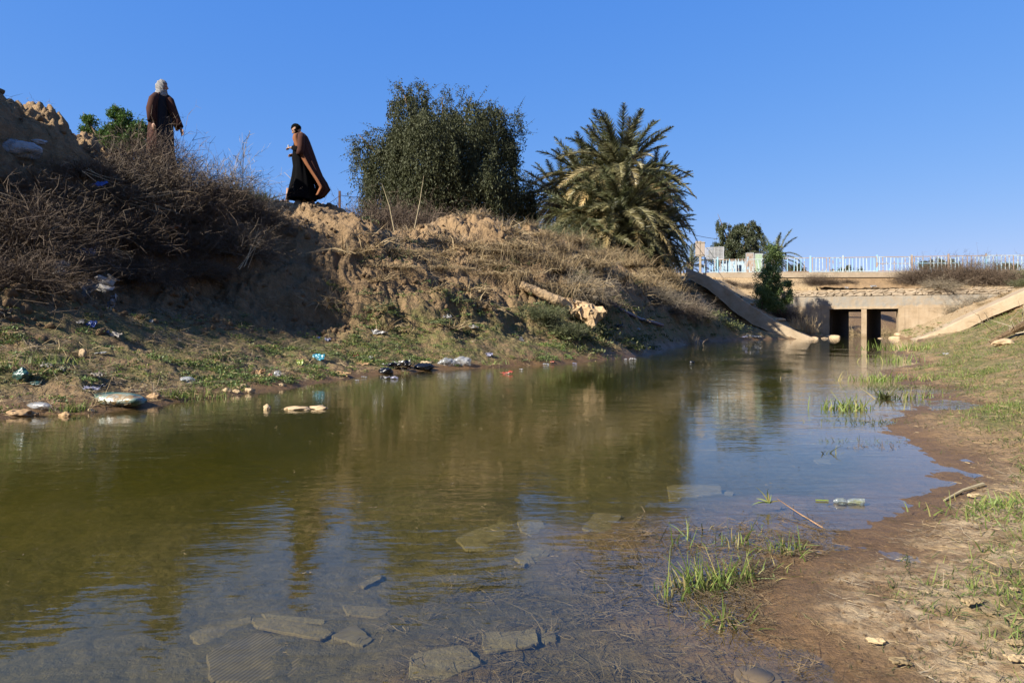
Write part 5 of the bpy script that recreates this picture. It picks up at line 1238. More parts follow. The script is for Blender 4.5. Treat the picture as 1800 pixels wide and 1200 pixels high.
solid(mobj('headscarf', V2, F[mask], M_scarf, hd, True), .012)
mb = MB(); 
for j, (zz, rx, ry, tr_r) in enumerate(((-.115, .075, .075, .038), (-.145, .085, .085, .038), (-.085, .082, .072, .026))):
    pts = [(-.01 + rx * math.cos(a), ry * math.sin(a), zz + .02 * math.sin(a * 2 + j) + (.02 if math.cos(a) < 0 else 0)) for a in np.linspace(0, 2 * math.pi, 21)]
    mb.tube(pts, [tr_r * (1 + .15 * math.sin(i * 1.7)) for i in range(21)], 9)
mb.build('scarf_wrap', M_scarf, hd, True)
V, F = loft([(1.52, .06, -.06, .07), (1.47, .09, -.08, .15), (1.40, .12, -.11, .21), (1.2, .145, -.13, .22), (1.0, .15, -.15, .235), (.7, .18, -.18, .26), (.3, .22, -.22, .3), (.06, .24, -.24, .32)], 56, .06, 9, 8)
rot1(solid(mobj('robe', V, F, M_navy, man1, True), .008))
V, F = cape([(1.53, .04, .04, -.08, .09), (1.49, .06, .06, -.13, .16), (1.43, .07, .08, -.19, .225), (1.3, .07, .09, -.235, .26), (1.1, .06, .09, -.25, .28), (.8, .06, .1, -.27, .30), (.4, .06, .1, -.29, .33), (.1, .08, .1, -.31, .35)], 60, .02, 7, 9)
rot1(solid(mobj('cloak', V, F, M_brown, man1, True), .012))
mb = MB(); mb.tube([(.08, .03, 1.45), (.15, .02, 1.38), (.24, .0, 1.18), (.34, -.02, .98), (.40, -.03, .87)], [.07, .09, .085, .075, .07], 14, cap=False); solid(mb.build('cloak_sleeve', M_brown, man1, True), .008)
mb = MB(); mb.tube([(0, -.16, 1.43), (.0, -.25, 1.34), (-.02, -.30, 1.15), (.02, -.31, .92)], [.075, .088, .088, .085], 14, cap=False); rot1(solid(mb.build('cloak_sleeve', M_brown, man1, True), .008))
h_ = hand(man1, (0, 0, 0), (0, 0, 0), .45, 1); M_ = Matrix.Rotation(yb, 3, 'Z'); h_.location = (.435, -.03, .80); h_.rotation_euler = (R(20), R(68), R(0))
h_ = hand(man1, (0, 0, 0), (0, 0, 0), .45, -1); h_.location = M_ @ Vector((.04, -.31, .85)); h_.rotation_euler = (R(-20), R(85), R(-60))
foot(man1, (.06, -.12, 0), R(-40), 0, M_skin); foot(man1, (.12, .08, 0), R(-30), 0, M_skin)

# ================================================================ THIN POSTS, STALKS, CABLES
M_rustpost = pm('rusty_post', (.10, .055, .035), .7, 10, 30, .3, .005)
Yp = 17.2; pb = W(597, 378, Yp); fp = empty('fence_post', tuple(pb), 0, 'thin rusty fence post with sagging wires right of the walking man', 'fence post')
mb = MB(); mb.box((0, 0, .18), (.05, .05, .85)); mb.build('post', M_rustpost, fp)
def wire(parent, a, b_, sag, name='wire', rad=.006, mat=None, **kw):
    a = Vector(a); b_ = Vector(b_); mb = MB(); mb.tube([a.lerp(b_, t) - Vector((0, 0, sag * 4 * t * (1 - t))) for t in np.linspace(0, 1, 13)], rad, 5); return mb.build(name, mat or M_rustpost, parent, **kw)
rel = lambda px, py, Y: Vector(W(px, py, Y)) - Vector(pb)
wire(fp, rel(597, 343, Yp), rel(655, 345, Yp + 3), .04); wire(fp, rel(597, 344, Yp), rel(566, 362, Yp - 1), .03)
wire(None, W(1120, 372, 44), W(1262, 420, 64), .35, 'overhead_cable', .02, M_rustpost, label='thin dark overhead cable between the palms and the round dark tree', cat='cable')
M_reed = pm('pale_reed', (.42, .38, .27), .7, 10, 30, .2, .003)
for (a, c, Y, lb) in [((694, 404), (671, 322), 17, 'left of two tall pale dry stalks standing on the crest'), ((727, 402), (745, 308), 17, 'right of two tall pale dry stalks standing on the crest')]:
    p0 = W(*a, Y); p1 = W(*c, Y); mb = MB(); d = Vector(p1) - Vector(p0)
    mb.tube([(0, 0, -.1), d * .5 + Vector((.03, 0, .0)), d], [.013, .010, .004], 6); mb.build('stalk', M_reed, None, loc=tuple(p0), label=lb, cat='stalk')

# ================================================================ THINGS LYING ON THE LEFT BANK
M_log = pm('mud_log', [(.3, (.36, .27, .18)), (.6, (.50, .39, .27)), (.8, (.58, .47, .34))], .95, 3, 14, .9, .04)
pts = [hit(917, 514), hit(950, 530), hit(985, 552), hit(1010, 566), hit(1035, 580), hit(1054, 594)]
pts = [Vector(p) + Vector((-.03, -.08, .15 + .05 * i)) for i, p in enumerate(pts)]
sm = [pts[0].lerp(pts[-1], t) * .75 + (Vector([np.interp(t * 5, range(6), [p[k] for p in pts]) for k in range(3)])) * .25 for t in np.linspace(0, 1, 40)]
rad = [.085 + .09 * t + (.05 * min(1, (t - .55) * 4) if t > .55 else 0) for t in np.linspace(0, 1, 40)]; rad[-1] *= .6
mb = MB(); mb.tube(sm, rad, 22); V = np.array(mb.v); w_ = sstep(.45, .62, np.repeat(np.linspace(0, 1, 40), 22))[:, None]
V = V + (.03 + .14 * w_) * np.stack([fbm3(V * 5.5, 3, 4, .7), fbm3(V * 5.5 + 9, 4, 4, .7), fbm3(V * 5.5 + 19, 5, 4, .7)], 1) * 1.3
mobj('fallen_log', V, mb.f, M_log, None, False, label='pale mud caked log lying down the bank with a lumpy broken end', cat='log')
M_hose = pm('blue_hose', (.010, .022, .14), .45, 5, 20, .1, .002)
hp_ = [Vector(hit(px, py)) + Vector((0, 0, .06)) for px, py in [(1035, 512), (1050, 521), (1065, 530), (1080, 541), (1095, 550), (1110, 558), (1125, 564), (1145, 570), (1165, 575)]]
mb = MB(); mb.tube(hp_, .055, 8); mb.build('blue_hose', M_hose, None, True, label='dark blue pipe lying down the shaded far part of the left bank', cat='pipe')

P_clear = plastic_mat('clear_film', (.75, .77, .78), .55, .12)
P_white = plastic_mat('white_film', (.72, .70, .66), .95, .4)
P_dirty = plastic_mat('dirty_white', (.50, .45, .38), 1, .6, [(.35, (.28, .23, .17)), (.55, (.55, .50, .43)), (.7, (.66, .62, .56))])
P_dgreen = plastic_mat('green_print_film', (.1, .3, .25), 1, .35, [(.32, (.035, .13, .11)), (.46, (.10, .28, .23)), (.54, (.34, .42, .34)), (.60, (.45, .28, .10)), (.66, (.50, .52, .44))], 4)
P_cyan = plastic_mat('cyan_film', (.06, .42, .58), .95, .3)
P_lime = plastic_mat('lime_film', (.34, .42, .05), 1, .35)
P_black = plastic_mat('black_film', (.012, .012, .014), 1, .25)
P_blue = plastic_mat('blue_film', (.05, .12, .50), .95, .3)
P_lav = plastic_mat('lavender_film', (.42, .42, .58), .95, .4)
P_red = plastic_mat('red_print', (.5, .08, .04), 1, .4, [(.4, (.50, .07, .03)), (.55, (.62, .22, .12)), (.62, (.6, .55, .5))])
P_orange = plastic_mat('orange_film', (.60, .22, .05), 1, .4)
P_teal = plastic_mat('teal_film', (.04, .14, .12), 1, .35)
M_card = pm('cardboard', [(.3, (.30, .20, .12)), (.7, (.42, .31, .20))], .9, 4, 30, .3, .005)
def sheet(name, px, py, wpx, hpx, mat, label, cat='plastic', seed=0, water=False, tilt=.5, lift=.0, crump=.3, z=None, fwd=0.0):
    """a crumpled sheet of film or cloth"""
    p = wat(px, py) if water else hit(px, py)
    if water and h1(p[0], p[1]) > .0: p = hit(px, py)
    if fwd: p = W(px, py, p[1] - fwd)
    k = p[1] / FPX; w = wpx * k; h = hpx * k
    r = np.random.default_rng(seed + 1000); nx, ny = 18, 14
    X, Y = np.meshgrid(np.linspace(-.5, .5, nx), np.linspace(-.5, .5, ny), indexing='ij')
    ang = np.arctan2(Y, X); X = X * (1 + .25 * vn2(np.cos(ang) * 2 + seed, np.sin(ang) * 2, seed)); Y = Y * (1 + .25 * vn2(np.cos(ang) * 2, np.sin(ang) * 2 + seed, seed + 1))
    q = np.stack([X * 3.2 + seed, Y * 3.2, 0 * X], -1).reshape(-1, 3)
    Z = (np.abs(fbm3(q, seed, 3)) * 1.6 + .25 * fbm3(q * 3, seed + 4, 2)) * crump
    V = np.stack([X.ravel() * w, Y.ravel() * max(h, w * .35) * .9, Z * max(w, h) * .9 + .01], 1)
    V += np.stack([fbm3(q * 2, seed + 5, 2), fbm3(q * 2, seed + 6, 2), 0 * Z], 1) * w * .10
    I_ = np.arange(nx * ny).reshape(nx, ny)
    o = mobj(name, V, np.stack([I_[:-1, :-1], I_[1:, :-1], I_[1:, 1:], I_[:-1, 1:]], -1).reshape(-1, 4), mat, None, False, label=label, cat=cat)
    o.location = (p[0], p[1], (max(0, h1(p[0], p[1])) if water else p[2]) + lift); o.rotation_euler = (tilt, r.uniform(-.15, .15), r.uniform(-.4, .4)); solid(o, .003); return o
def bag(name, px, py, wpx, hpx, mat, label, cat='plastic bag', seed=0, water=False, depth=.6, amp=.45, sink=.25):
    p = wat(px, py) if water else hit(px, py)
    if water and h1(p[0], p[1]) > .0: p = hit(px, py)
    k = p[1] / FPX; w, h = wpx * k, hpx * k
    V, F = blob(seed, (w / 2, w / 2 * depth, h / 2), 4, amp, 1.9, 4); F = np.asarray(F)
    V[:, 2] = np.maximum(V[:, 2], -h * .45)
    o = mobj(name, V, F, mat, None, False, label=label, cat=cat); o.location = (p[0], p[1], (max(0, h1(p[0], p[1]) - .01) if water else p[2]) + h * (.5 - sink)); o.rotation_euler = (0, 0, random.uniform(-.3, .3)); return o
bag('clear_sheet', 34, 284, 62, 34, P_clear, 'large crumpled clear plastic sheet on top of the left mound', 'plastic sheet', 1, depth=.7)
sheet('rag', 108, 474, 28, 40, P_dirty, 'dirty white rag caught upright in the shaded brush', 'rag', 2, tilt=1.1, fwd=.75)
sheet('torn_sack', 180, 508, 58, 40, P_dirty, 'torn pale sack hanging in the shaded brush', 'sack', 3, tilt=1.0, fwd=.75, crump=.4)
sheet('rag', 200, 535, 16, 40, P_white, 'thin white strip hanging below the torn sack', 'rag', 4, tilt=1.2, fwd=.6)
sheet('plastic_scrap', 155, 445, 24, 22, P_lav, 'bluish scrap between the brush and the dirty rag', 'plastic scrap', 5, tilt=.8, fwd=.75)
sheet('plastic_bag', 176, 326, 20, 22, P_blue, 'blue plastic bag in the tangled brush', 'plastic bag', 6, fwd=.75)
sheet('orange_bag', 305, 402, 22, 15, P_orange, 'orange plastic bag in the brush below the standing man', 'plastic bag', 7, fwd=.8)
sheet('paper_scrap', 248, 258, 10, 22, P_dirty, 'small pale scrap at the foot of the dead bush', 'paper', 8, tilt=1.0, fwd=.9)
make_twigs = True
bag('plastic_scrap', 68, 255, 26, 10, P_clear, 'flat clear scrap above the clear sheet on the spoil heap', 'plastic scrap', 9)
sheet('plastic_scrap', 162, 575, 18, 18, P_blue, 'blue and white wrapper at the foot of the shaded slope', 'wrapper', 10, tilt=.8)
sheet('plastic_scrap', 140, 570, 20, 14, P_dirty, 'greyish paper left of the blue and white wrapper', 'paper', 11)
sheet('plastic_scrap', 186, 587, 12, 8, P_lav, 'small lavender scrap right of the blue wrapper', 'plastic scrap', 12)
sheet('plastic_scrap', 204, 592, 24, 14, P_dirty, 'pale torn paper below the shaded slope', 'paper', 13)
sheet('plastic_scrap', 266, 567, 7, 8, P_white, 'tiny white scrap on the shaded slope', 'plastic scrap', 14, tilt=1)
bag('stone', 145, 628, 15, 20, M_rub, 'upright pale stone in the green strip', 'stone', 15, amp=.2)
sheet('plate_fragment', 176, 624, 26, 10, P_white, 'flat white fragment beside the upright pale stone', 'fragment', 16, crump=.1, tilt=.2)
sheet('rag', 83, 645, 20, 14, P_dirty, 'pale twisted rag left of the brown leaf litter', 'rag', 17)
sheet('rag', 110, 652, 14, 12, P_dirty, 'small pale twisted rag in the green strip', 'rag', 18)
bag('teal_bag', 38, 668, 28, 24, P_teal, 'dark teal bag bunched up in the grass at the left edge', 'plastic bag', 19, amp=.6)
bag('teal_bag', 62, 677, 24, 8, P_teal, 'flat dark tail of plastic beside the teal bag', 'plastic bag', 20)
sheet('rag', 170, 664, 30, 10, P_dirty, 'tan crumpled paper in the middle of the green strip', 'paper', 21)
bag('clear_bag', 328, 672, 26, 14, P_clear, 'clear plastic bag lying in the green strip', 'plastic bag', 22)
sheet('black_tray', 170, 682, 30, 8, P_black, 'small black tray behind the green printed sack', 'tray', 23, crump=.15)
bag('printed_sack', 208, 709, 112, 27, P_dgreen, 'large green printed sack lying half in the water', 'sack', 24, water=True, depth=.5, amp=.22, sink=.22)
sheet('lavender_lid', 162, 697, 24, 8, P_lav, 'lavender plastic piece resting on the green sack', 'plastic', 25, crump=.15, water=True, lift=.05)
bag('clear_box', 68, 717, 56, 15, P_clear, 'long clear plastic packet at the water edge on the far left', 'packet', 26, water=True, depth=.4, amp=.15, sink=.15)
for i, (px, py, w, h, lb) in enumerate([(32, 727, 44, 16, 'brown flat rock below the clear packet'), (58, 730, 22, 10, 'small brown rock right of the flat brown rock'), (115, 731, 20, 12, 'reddish stone in the water between packet and sack'), (158, 722, 16, 10, 'pale stone at the left end of the green sack'),
        (272, 700, 26, 18, 'dark red brown clod at the right end of the green sack'), (398, 688, 18, 14, 'leftmost of the brown stones in the water edge row'), (416, 690, 16, 12, 'second of the brown stones in the water edge row'), (438, 690, 18, 13, 'third of the brown stones in the water edge row'), (424, 682, 24, 12, 'pale stone behind the brown stones row'),
        (495, 678, 14, 9, 'pale round stone alone at the water edge'), (470, 719, 15, 13, 'small round tan clod standing in the water'), (522, 719, 44, 9, 'long flat tan clod breaking the water surface'), (560, 718, 36, 9, 'tan clod breaking the surface right of the long flat one')]):
    bag('stone', px, py, w, h, M_rub if i not in (0, 1, 2, 4) else M_card, lb, 'stone', 30 + i, water=True, amp=.5, sink=.38)
sheet('cyan_bag', 560, 632, 20, 20, P_cyan, 'bright cyan plastic bag on the shore below the shaded slope', 'plastic bag', 50, tilt=.9)
sheet('lime_bag', 528, 640, 12, 14, P_lime, 'lime yellow plastic piece left of the cyan bag', 'plastic', 51, tilt=.9)
bag('red_wrapper', 476, 664, 10, 8, P_red, 'small red wrapper at the shore', 'wrapper', 52)
bag('clear_cup', 488, 661, 12, 12, P_clear, 'small clear cup beside the red wrapper', 'cup', 53)
sheet('cardboard_piece', 452, 659, 26, 12, M_card, 'tan cardboard piece left of the red wrapper', 'cardboard', 54)
sheet('cardboard_piece', 630, 641, 34, 8, M_card, 'flat tan cardboard on the shore left of the black bags', 'cardboard', 55, crump=.08)
sheet('cardboard_piece', 596, 658, 44, 6, M_card, 'long flat tan board at the water edge', 'cardboard', 56, crump=.08)
sheet('black_bag', 700, 648, 44, 16, P_black, 'black plastic sheet with white lining at the water edge', 'plastic sheet', 57, tilt=.6, crump=.4)
sheet('white_bag', 706, 642, 30, 12, P_white, 'white crumpled film on top of the black sheet', 'plastic', 58, tilt=.8)
bag('black_bag', 678, 657, 24, 14, P_black, 'shiny black bag in the water left of the white film', 'plastic bag', 59, water=True)
bag('black_bag', 742, 648, 42, 14, P_black, 'black bag under a pale stone at the water edge', 'plastic bag', 60, water=True)
bag('stone', 748, 642, 22, 10, M_rub, 'pale stone lying on the black bag', 'stone', 61)
bag('clear_bag', 785, 641, 30, 18, P_clear, 'left half of the big translucent bag pair at the water edge', 'plastic bag', 62, water=True, amp=.5)
bag('clear_bag', 812, 641, 30, 20, P_clear, 'puffy translucent bag at the right end of the bag row', 'plastic bag', 63, water=True, amp=.5)
for i, (px, py, w, h, m, lb) in enumerate([(640, 664, 10, 4, P_white, 'white scrap floating left of the black bags'), (628, 670, 7, 5, P_white, 'small white scrap floating below the flat board'), (690, 666, 20, 4, P_lav, 'bluish film floating before the black bags'), (891, 657, 20, 12, P_red, 'red and orange wrapper at the water edge'),
        (916, 650, 6, 4, P_white, 'tiny white scrap floating right of the red wrapper'), (960, 641, 10, 6, P_clear, 'clear scrap at the water edge below the log'), (970, 638, 10, 6, P_red, 'reddish scrap at the water edge below the log'), (1010, 640, 8, 4, P_lav, 'pale bluish scrap floating below the log end'), (1112, 632, 12, 7, P_white, 'white scrap floating off the green shore'), (1100, 632, 5, 4, P_white, 'tiny white scrap beside the floating white scrap'),
        (1325, 593, 22, 5, P_white, 'white floating litter at the foot of the left wing wall'), (1306, 594, 14, 4, P_lav, 'bluish floating litter left of the white litter')]):
    sheet('floating_scrap', px, py, w, h, m, lb, 'litter', 80 + i, water=True, crump=.2, tilt=.2)
for i, (px, py, w, h, m, lb) in enumerate([(787, 560, 14, 9, P_white, 'white crumpled paper halfway down the lit bank'), (832, 582, 16, 8, P_white, 'white scrap lying below the crumpled paper'), (668, 588, 24, 7, P_white, 'pale film strip on the lit lower bank'), (575, 600, 12, 8, P_lav, 'pale bluish scrap above the cyan bag'), (560, 597, 6, 6, P_blue, 'tiny blue scrap above the cyan bag'),
        (652, 630, 8, 8, P_white, 'small white cup on the shore'), (626, 628, 8, 12, P_red, 'faded reddish packet on the shore'), (915, 598, 10, 12, P_dirty, 'tan paper stuck in the green bank'), (1085, 575, 18, 8, P_black, 'black plastic left of the blue pipe'), (1122, 580, 5, 6, P_white, 'tiny white scrap at the dark hollow'), (858, 625, 14, 10, P_lav, 'grey film at the shore left of the red wrapper'),
        (1535, 590, 10, 5, P_white, 'white litter on the grass spit by the right opening'), (1488, 465 + 112, 6, 5, P_white, 'white scrap on the left apron'), (1662, 623, 8, 6, P_white, 'white scrap on the right bank grass')]):
    sheet('litter', px, py, w, h, m, lb, 'litter', 110 + i, crump=.3)
bag('moorhen', 1216, 638, 9, 5, P_black, 'tiny dark floating clump making ripples in mid stream', 'floating clump', 140, water=True)

# ================================================================ THINGS IN THE SHALLOWS AND ON THE RIGHT SHORE
def silted(name, c0, c1):
    m, nt, nd, lk, b = new_mat(name); v = coords(nt, kind='Object'); oi = nd.new('ShaderNodeObjectInfo')
    vm = nd.new('ShaderNodeVectorMath'); vm.operation = 'ADD'; lk.new(v, vm.inputs[0]); lk.new(oi.outputs['Location'], vm.inputs[1]); v = vm.outputs[0]
    c = ramp(nt, noise(nt, 30, 6, .7, v), [(.3, c0), (.7, c1)])
    silt = ramp(nt, noise(nt, 9, 7, .75, v, 1.0), [(.50, (0, 0, 0)), (.68, (1, 1, 1))])
    c = mix(nt, silt, c, ramp(nt, noise(nt, 26, 8, .75, v), [(.3, (.035, .028, .013)), (.65, (.19, .145, .08))]))
    lk.new(c, b.inputs['Base Color']); b.inputs['Roughness'].default_value = .95; lk.new(bump(nt, noise(nt, 18, 7, .7, v), .7, .02), b.inputs['Normal']); return m
M_slab = silted('drowned_board', (.12, .095, .05), (.20, .16, .09)); M_slabp = silted('pale_drowned_board', (.135, .11, .062), (.21, .175, .105))
def slab(poly, depth, th, mat, label, corr=0, name='drowned_board', tiltz=.02):
    P = []; cq = hit(sum(q[0] for q in poly) / len(poly), sum(q[1] for q in poly) / len(poly)); depth = max(.008, -cq[2] - .006)
    for (px, py) in poly:
        Y = (CAM_H + depth) * FPX / (py - HOR); P.append(Vector(((px - 900) / FPX * Y, Y, -depth)))
    c = sum(P, Vector()) / len(P); Q = []
    for i_ in range(len(P)): a_, b_ = P[i_], P[(i_ + 1) % len(P)]; Q += [a_.lerp(b_, random.uniform(.06, .14)), a_.lerp(b_, random.uniform(.86, .94))]
    P = Q; n = len(P)
    gz_ = max(h1(c.x, c.y), -depth - .3)
    a = (P[1] - P[0]).normalized(); th = th * .35
    V = []; F = []
    N = 16
    # resample the outline, worn edges
    out = []
    for i in range(n):
        p, q = P[i], P[(i + 1) % n]
        for k in range(5):
            t = k / 5; e = p.lerp(q, t); out.append(e + Vector((random.uniform(-1, 1), random.uniform(-1, 1), 0)) * .0026)
    m = len(out); tl = [random.uniform(-.03, .03), random.uniform(-.03, .03)]
    for ring, (sc, dz) in enumerate(((1, -th), (1, 0), (.97, .002))):
        for e in out: d = e - c; V.append((d.x * sc, d.y * sc, dz + d.x * tl[0] + d.y * tl[1]))
    for k in range(m):
        j = (k + 1) % m; F.append((k, j, m + j, m + k)); F.append((m + k, m + j, 2 * m + j, 2 * m + k))
    if corr:
        # corrugated top: strips across
        mb2 = MB()
    F.append(tuple(2 * m + k for k in range(m)))
    o = mobj(name, np.array(V), F, mat, None, False, loc=tuple(c), label=label, cat='board'); return o
def corr_mat(base, sc, rz):
    m, nt, nd, lk, b = new_mat('corrugated_board'); v = coords(nt, rot=(0, 0, rz))
    w_ = nd.new('ShaderNodeTexWave'); w_.inputs['Scale'].default_value = sc; w_.inputs['Distortion'].default_value = .3; lk.new(v, w_.inputs[0])
    c = ramp(nt, noise(nt, 9, 5, .6, v), [(.3, tuple(k * .7 for k in base)), (.7, tuple(k * 1.2 for k in base))])
    c = mix(nt, ramp(nt, noise(nt, 12, 7, .75, v, 1.0), [(.42, (0, 0, 0)), (.58, (1, 1, 1))]), c, (.085, .065, .034)); lk.new(c, b.inputs['Base Color'])
    lk.new(bump(nt, w_.outputs[1], .35, .004), b.inputs['Normal']); b.inputs['Roughness'].default_value = .9; return m
M_cor = corr_mat((.14, .11, .062), 32, R(20)); M_cor2 = corr_mat((.13, .105, .06), 36, R(70))
slab([(1172, 853), (1268, 855), (1272, 877), (1176, 879)], .03, .02, M_slabp, 'pale grey rectangular board under shallow water right of the palm reflection')
slab([(1274, 863), (1290, 864), (1288, 876), (1272, 878)], .03, .015, M_slabp, 'small torn end beside the pale rectangular board')
slab([(902, 976), (966, 955), (972, 969), (955, 986), (916, 993)], .07, .02, M_slabp, 'pale kite shaped board casting a dark shadow under the water')
slab([(909, 915), (950, 914), (969, 934), (937, 944), (914, 932)], .10, .02, M_slabp, 'flat board behind the kite shaped board')
slab([(852, 929), (881, 916), (906, 922), (912, 931), (880, 934)], .10, .012, M_slabp, 'thin pointed board left of the kite shaped board')
slab([(800, 945), (850, 925), (905, 940), (895, 965), (820, 968)], .13, .01, M_slabp, 'broad murky board left of the kite shaped board')
slab([(1021, 934), (1046, 899), (1095, 901), (1074, 941)], .06, .015, M_slab, 'slanting board under the palm reflection')
slab([(846, 1112), (941, 1105), (946, 1133), (850, 1146)], .05, .014, M_slabp, 'light rectangular board near the bottom edge of the picture')
slab([(950, 1109), (974, 1107), (978, 1126), (953, 1131)], .05, .014, M_slabp, 'small square board next to the light rectangular board')
slab([(724, 1151), (815, 1133), (850, 1165), (773, 1197), (715, 1193)], .06, .014, M_slabp, 'folded tan board at the bottom edge of the picture')
slab([(362, 1146), (459, 1110), (556, 1153), (525, 1199), (370, 1199)], .09, .015, M_cor, 'large corrugated sheet on the bed at the bottom of the picture', name='corrugated_sheet')
slab([(580, 1118), (622, 1097), (657, 1126), (638, 1136)], .06, .012, M_cor2, 'small curled corrugated piece above the large corrugated sheet', name='corrugated_sheet')
slab([(440, 1083), (500, 1088), (588, 1112), (566, 1126), (450, 1100)], .08, .014, M_slab, 'long dull board lying above the large corrugated sheet')
slab([(459, 1078), (572, 1090), (572, 1097), (466, 1086)], .065, .012, M_slabp, 'narrow pale lath over the long dull board')
slab([(330, 1110), (440, 1085), (450, 1096), (350, 1135)], .10, .012, M_slab, 'murky plank left of the narrow pale lath')
slab([(628, 1027), (668, 1009), (670, 1018), (640, 1032)], .09, .012, M_slab, 'small slanting board in the middle shallows')
slab([(600, 1062), (690, 1070), (668, 1086), (610, 1080)], .08, .012, M_slab, 'murky flat piece above the curled corrugated piece')
slab([(1430, 808), (1458, 806), (1462, 816), (1440, 820)], .03, .012, M_slabp, 'small pale flake under the blue water')
# round lid
c = wat(1332, 1182); r_lid = .043
mb = MB(); mb.tube([(0, 0, -.010), (0, 0, 0), (0, 0, .001)], [r_lid, r_lid, r_lid * .93], 36); mb.tube([(0, 0, .001), (0, 0, .0035)], [r_lid * .7, r_lid * .66], 36)
ld = mb.build('round_lid', pm('lid', [(.3, (.12, .085, .05)), (.7, (.18, .13, .08))], .8, 20, 60, .3, .001), None, True, label='round brown lid under shallow water at the bottom edge', cat='lid'); ld.location = (c[0], c[1], -.0065)
# wrapper and bottle
wr = empty('floating_wrapper', tuple(wat(1490, 884)), R(-6), 'clear bottle like wrapper with yellow print floating near the right shore', 'wrapper')
mb = MB(); mb.tube([(-.05, 0, .005), (-.04, 0, .007), (-.018, 0, .008), (-.004, 0, .005), (.004, 0, .005), (.025, 0, .008), (.05, 0, .009), (.056, 0, .008)], [.004, .011, .013, .007, .008, .010, .014, .014], 11, noise_amp=.28); mb.build('film', plastic_mat('wrapper_film', (.4, .45, .45), .6, .2, [(.3, (.26, .32, .33)), (.5, (.42, .48, .48)), (.62, (.46, .50, .26))], 40), wr, False)
mb = MB(); mb.box((-.085, .02, .004), (.045, .008, .004)); mb.build('torn_strip', P_lime, wr)
# reed stem with leaves
a = wat(1366, 893); c = wat(1446, 930); mb = MB(); mb.tube([Vector(a) + Vector((0, 0, .035)), (Vector(a) + Vector(c)) / 2 + Vector((0, 0, .018)), Vector(c) + Vector((0, 0, .006))], [.0014, .0022, .0028], 7)
rs = empty('broken_reed', (0, 0, 0), 0, 'orange brown broken reed stem slanting out of the water with green leaves', 'reed'); mb.build('stem', pm('reed_stem_skin', [(.3, (.26, .13, .06)), (.7, (.40, .25, .13))], .5, 30, 30, .1, .001), rs, True)
q = np.array(wat(1352, 893)); r = np.random.default_rng(3)
tg_ = lambda dx, dz: [dx, 0, dz]
V, F, _ = ribbons(np.tile(q + [0, 0, .02], (9, 1)), np.array([(-.3, .1, 1), (-.55, 0, 1), (.25, 0, .7), (-1, .1, .15), (-1, -.2, .3), (1, .2, .35), (-.1, 0, .8), (-.7, .2, .4), (.6, -.1, .2)], float), np.array([.075, .1, .05, .09, .06, .05, .05, .06, .05]), .006, .25, 4, .1, .1, r)
mobj('leaf_spray', V, F, M_grass, rs)
st = hit(1660, 882); st2 = hit(1728, 856); mb = MB(); mb.tube([Vector(st) + Vector((0, 0, .006)), (Vector(st) + Vector(st2)) / 2 + Vector((0, .01, .012)), Vector(st2) + Vector((0, 0, .01))], [.004, .006, .009], 7); mb.build('stick', M_pale if False else M_reed, None, label='pale curved stick lying on the right bank', cat='stick')
for i, (px, py, w, lb) in enumerate([(1712, 875, 22, 'pale dry leaf beside the curved stick'), (1580, 1170, 34, 'large pale curled leaf near the bottom right'), (1540, 1135, 26, 'pale torn leaf left of the large curled leaf'), (1706, 1065, 32, 'tan leaf at the right edge of the bare patch'), (1785, 1165, 36, 'orange brown leaf in the bottom right corner'), (1782, 1138, 26, 'straw coloured leaf near the right edge'), (1780, 1122 - 80, 14, 'white shell like flake near the right edge')]):
    sheet('dry_leaf', px, py, w, w * .5, M_pale if i % 2 == 0 else M_straw, lb, 'leaf', 160 + i, crump=.12, tilt=.25)
bag('rubble_heap', 1765, 607, 40, 14, M_rub, 'grey flat rubble at the right picture edge', 'rubble', 170, amp=.5)
wv_ = empty('dead_branch', (0, 0, 0), 0, 'grey dead branch jutting in from the right edge', 'branch')
p = [Vector(hit(1740, 606)) + Vector((0, 0, .05)), Vector(hit(1780, 596)) + Vector((0, 0, .15)), Vector(hit(1830, 585)) + Vector((0, 0, .3))]
mb = MB(); mb.tube(p, [.03, .06, .09], 7, noise_amp=.1); mb.build('limb', M_bark, wv_)
V, F = twig_bush(77, 14, 4, 1, .8, 1, .012); o = mobj('twigs', V, F, M_twigg, wv_); o.location = p[1]
# green tufts by the water, each its own
for i, (px, py, L, n, rad, spread, lb) in enumerate([(1222, 1040, .10, 90, .035, .55, 'biggest bright green grass tuft at the lower right shore'), (1262, 1035, .09, 80, .03, .7, 'grass tuft right of the biggest tuft'), (1300, 1020, .085, 70, .035, .9, 'grass tuft on the tip of the mud spit'), (1385, 972, .085, 80, .03, 1.3, 'spreading grass tuft on the mud spit edge'),
        (1278, 1098, .065, 50, .02, 1.2, 'small grass tuft below the mud spit'), (1165, 1060, .06, 9, .01, .3, 'few upright blades left of the biggest tuft'), (1195, 965, .09, 10, .03, .7, 'sparse blades standing in the water above the biggest tuft'), (1255, 955, .10, 26, .06, .6, 'sparse tall blades above the grass tufts'), (1290, 960, .07, 30, .05, .9, 'dull mixed grass above the mud spit'),
        (1335, 935, .06, 10, .02, .5, 'three or four blades near the reed stem'), (1345, 1000, .06, 40, .04, 1.4, 'dull grass on the mud spit'), (1155, 1045, .05, 6, .01, .4, 'single pair of green blades at the left of the tufts'),
        (1760, 905, .06, 240, .08, 1.4, 'bright green grass patch on the right bank'), (1790, 890, .06, 200, .07, 1.4, 'bright grass patch at the right edge')]):
    p = hit(px, py); V, F = tussock(300 + i, int(n * 1.4), L * 1.25, .0046, spread=spread, droop=(.0, .6), rad=rad, segs=3)
    o = mobj('grass_tuft', V, F, M_grass, None, label=lb, cat='grass tuft', group='green grass tufts by the shore'); o.location = (p[0], p[1], max(p[2], -.02))
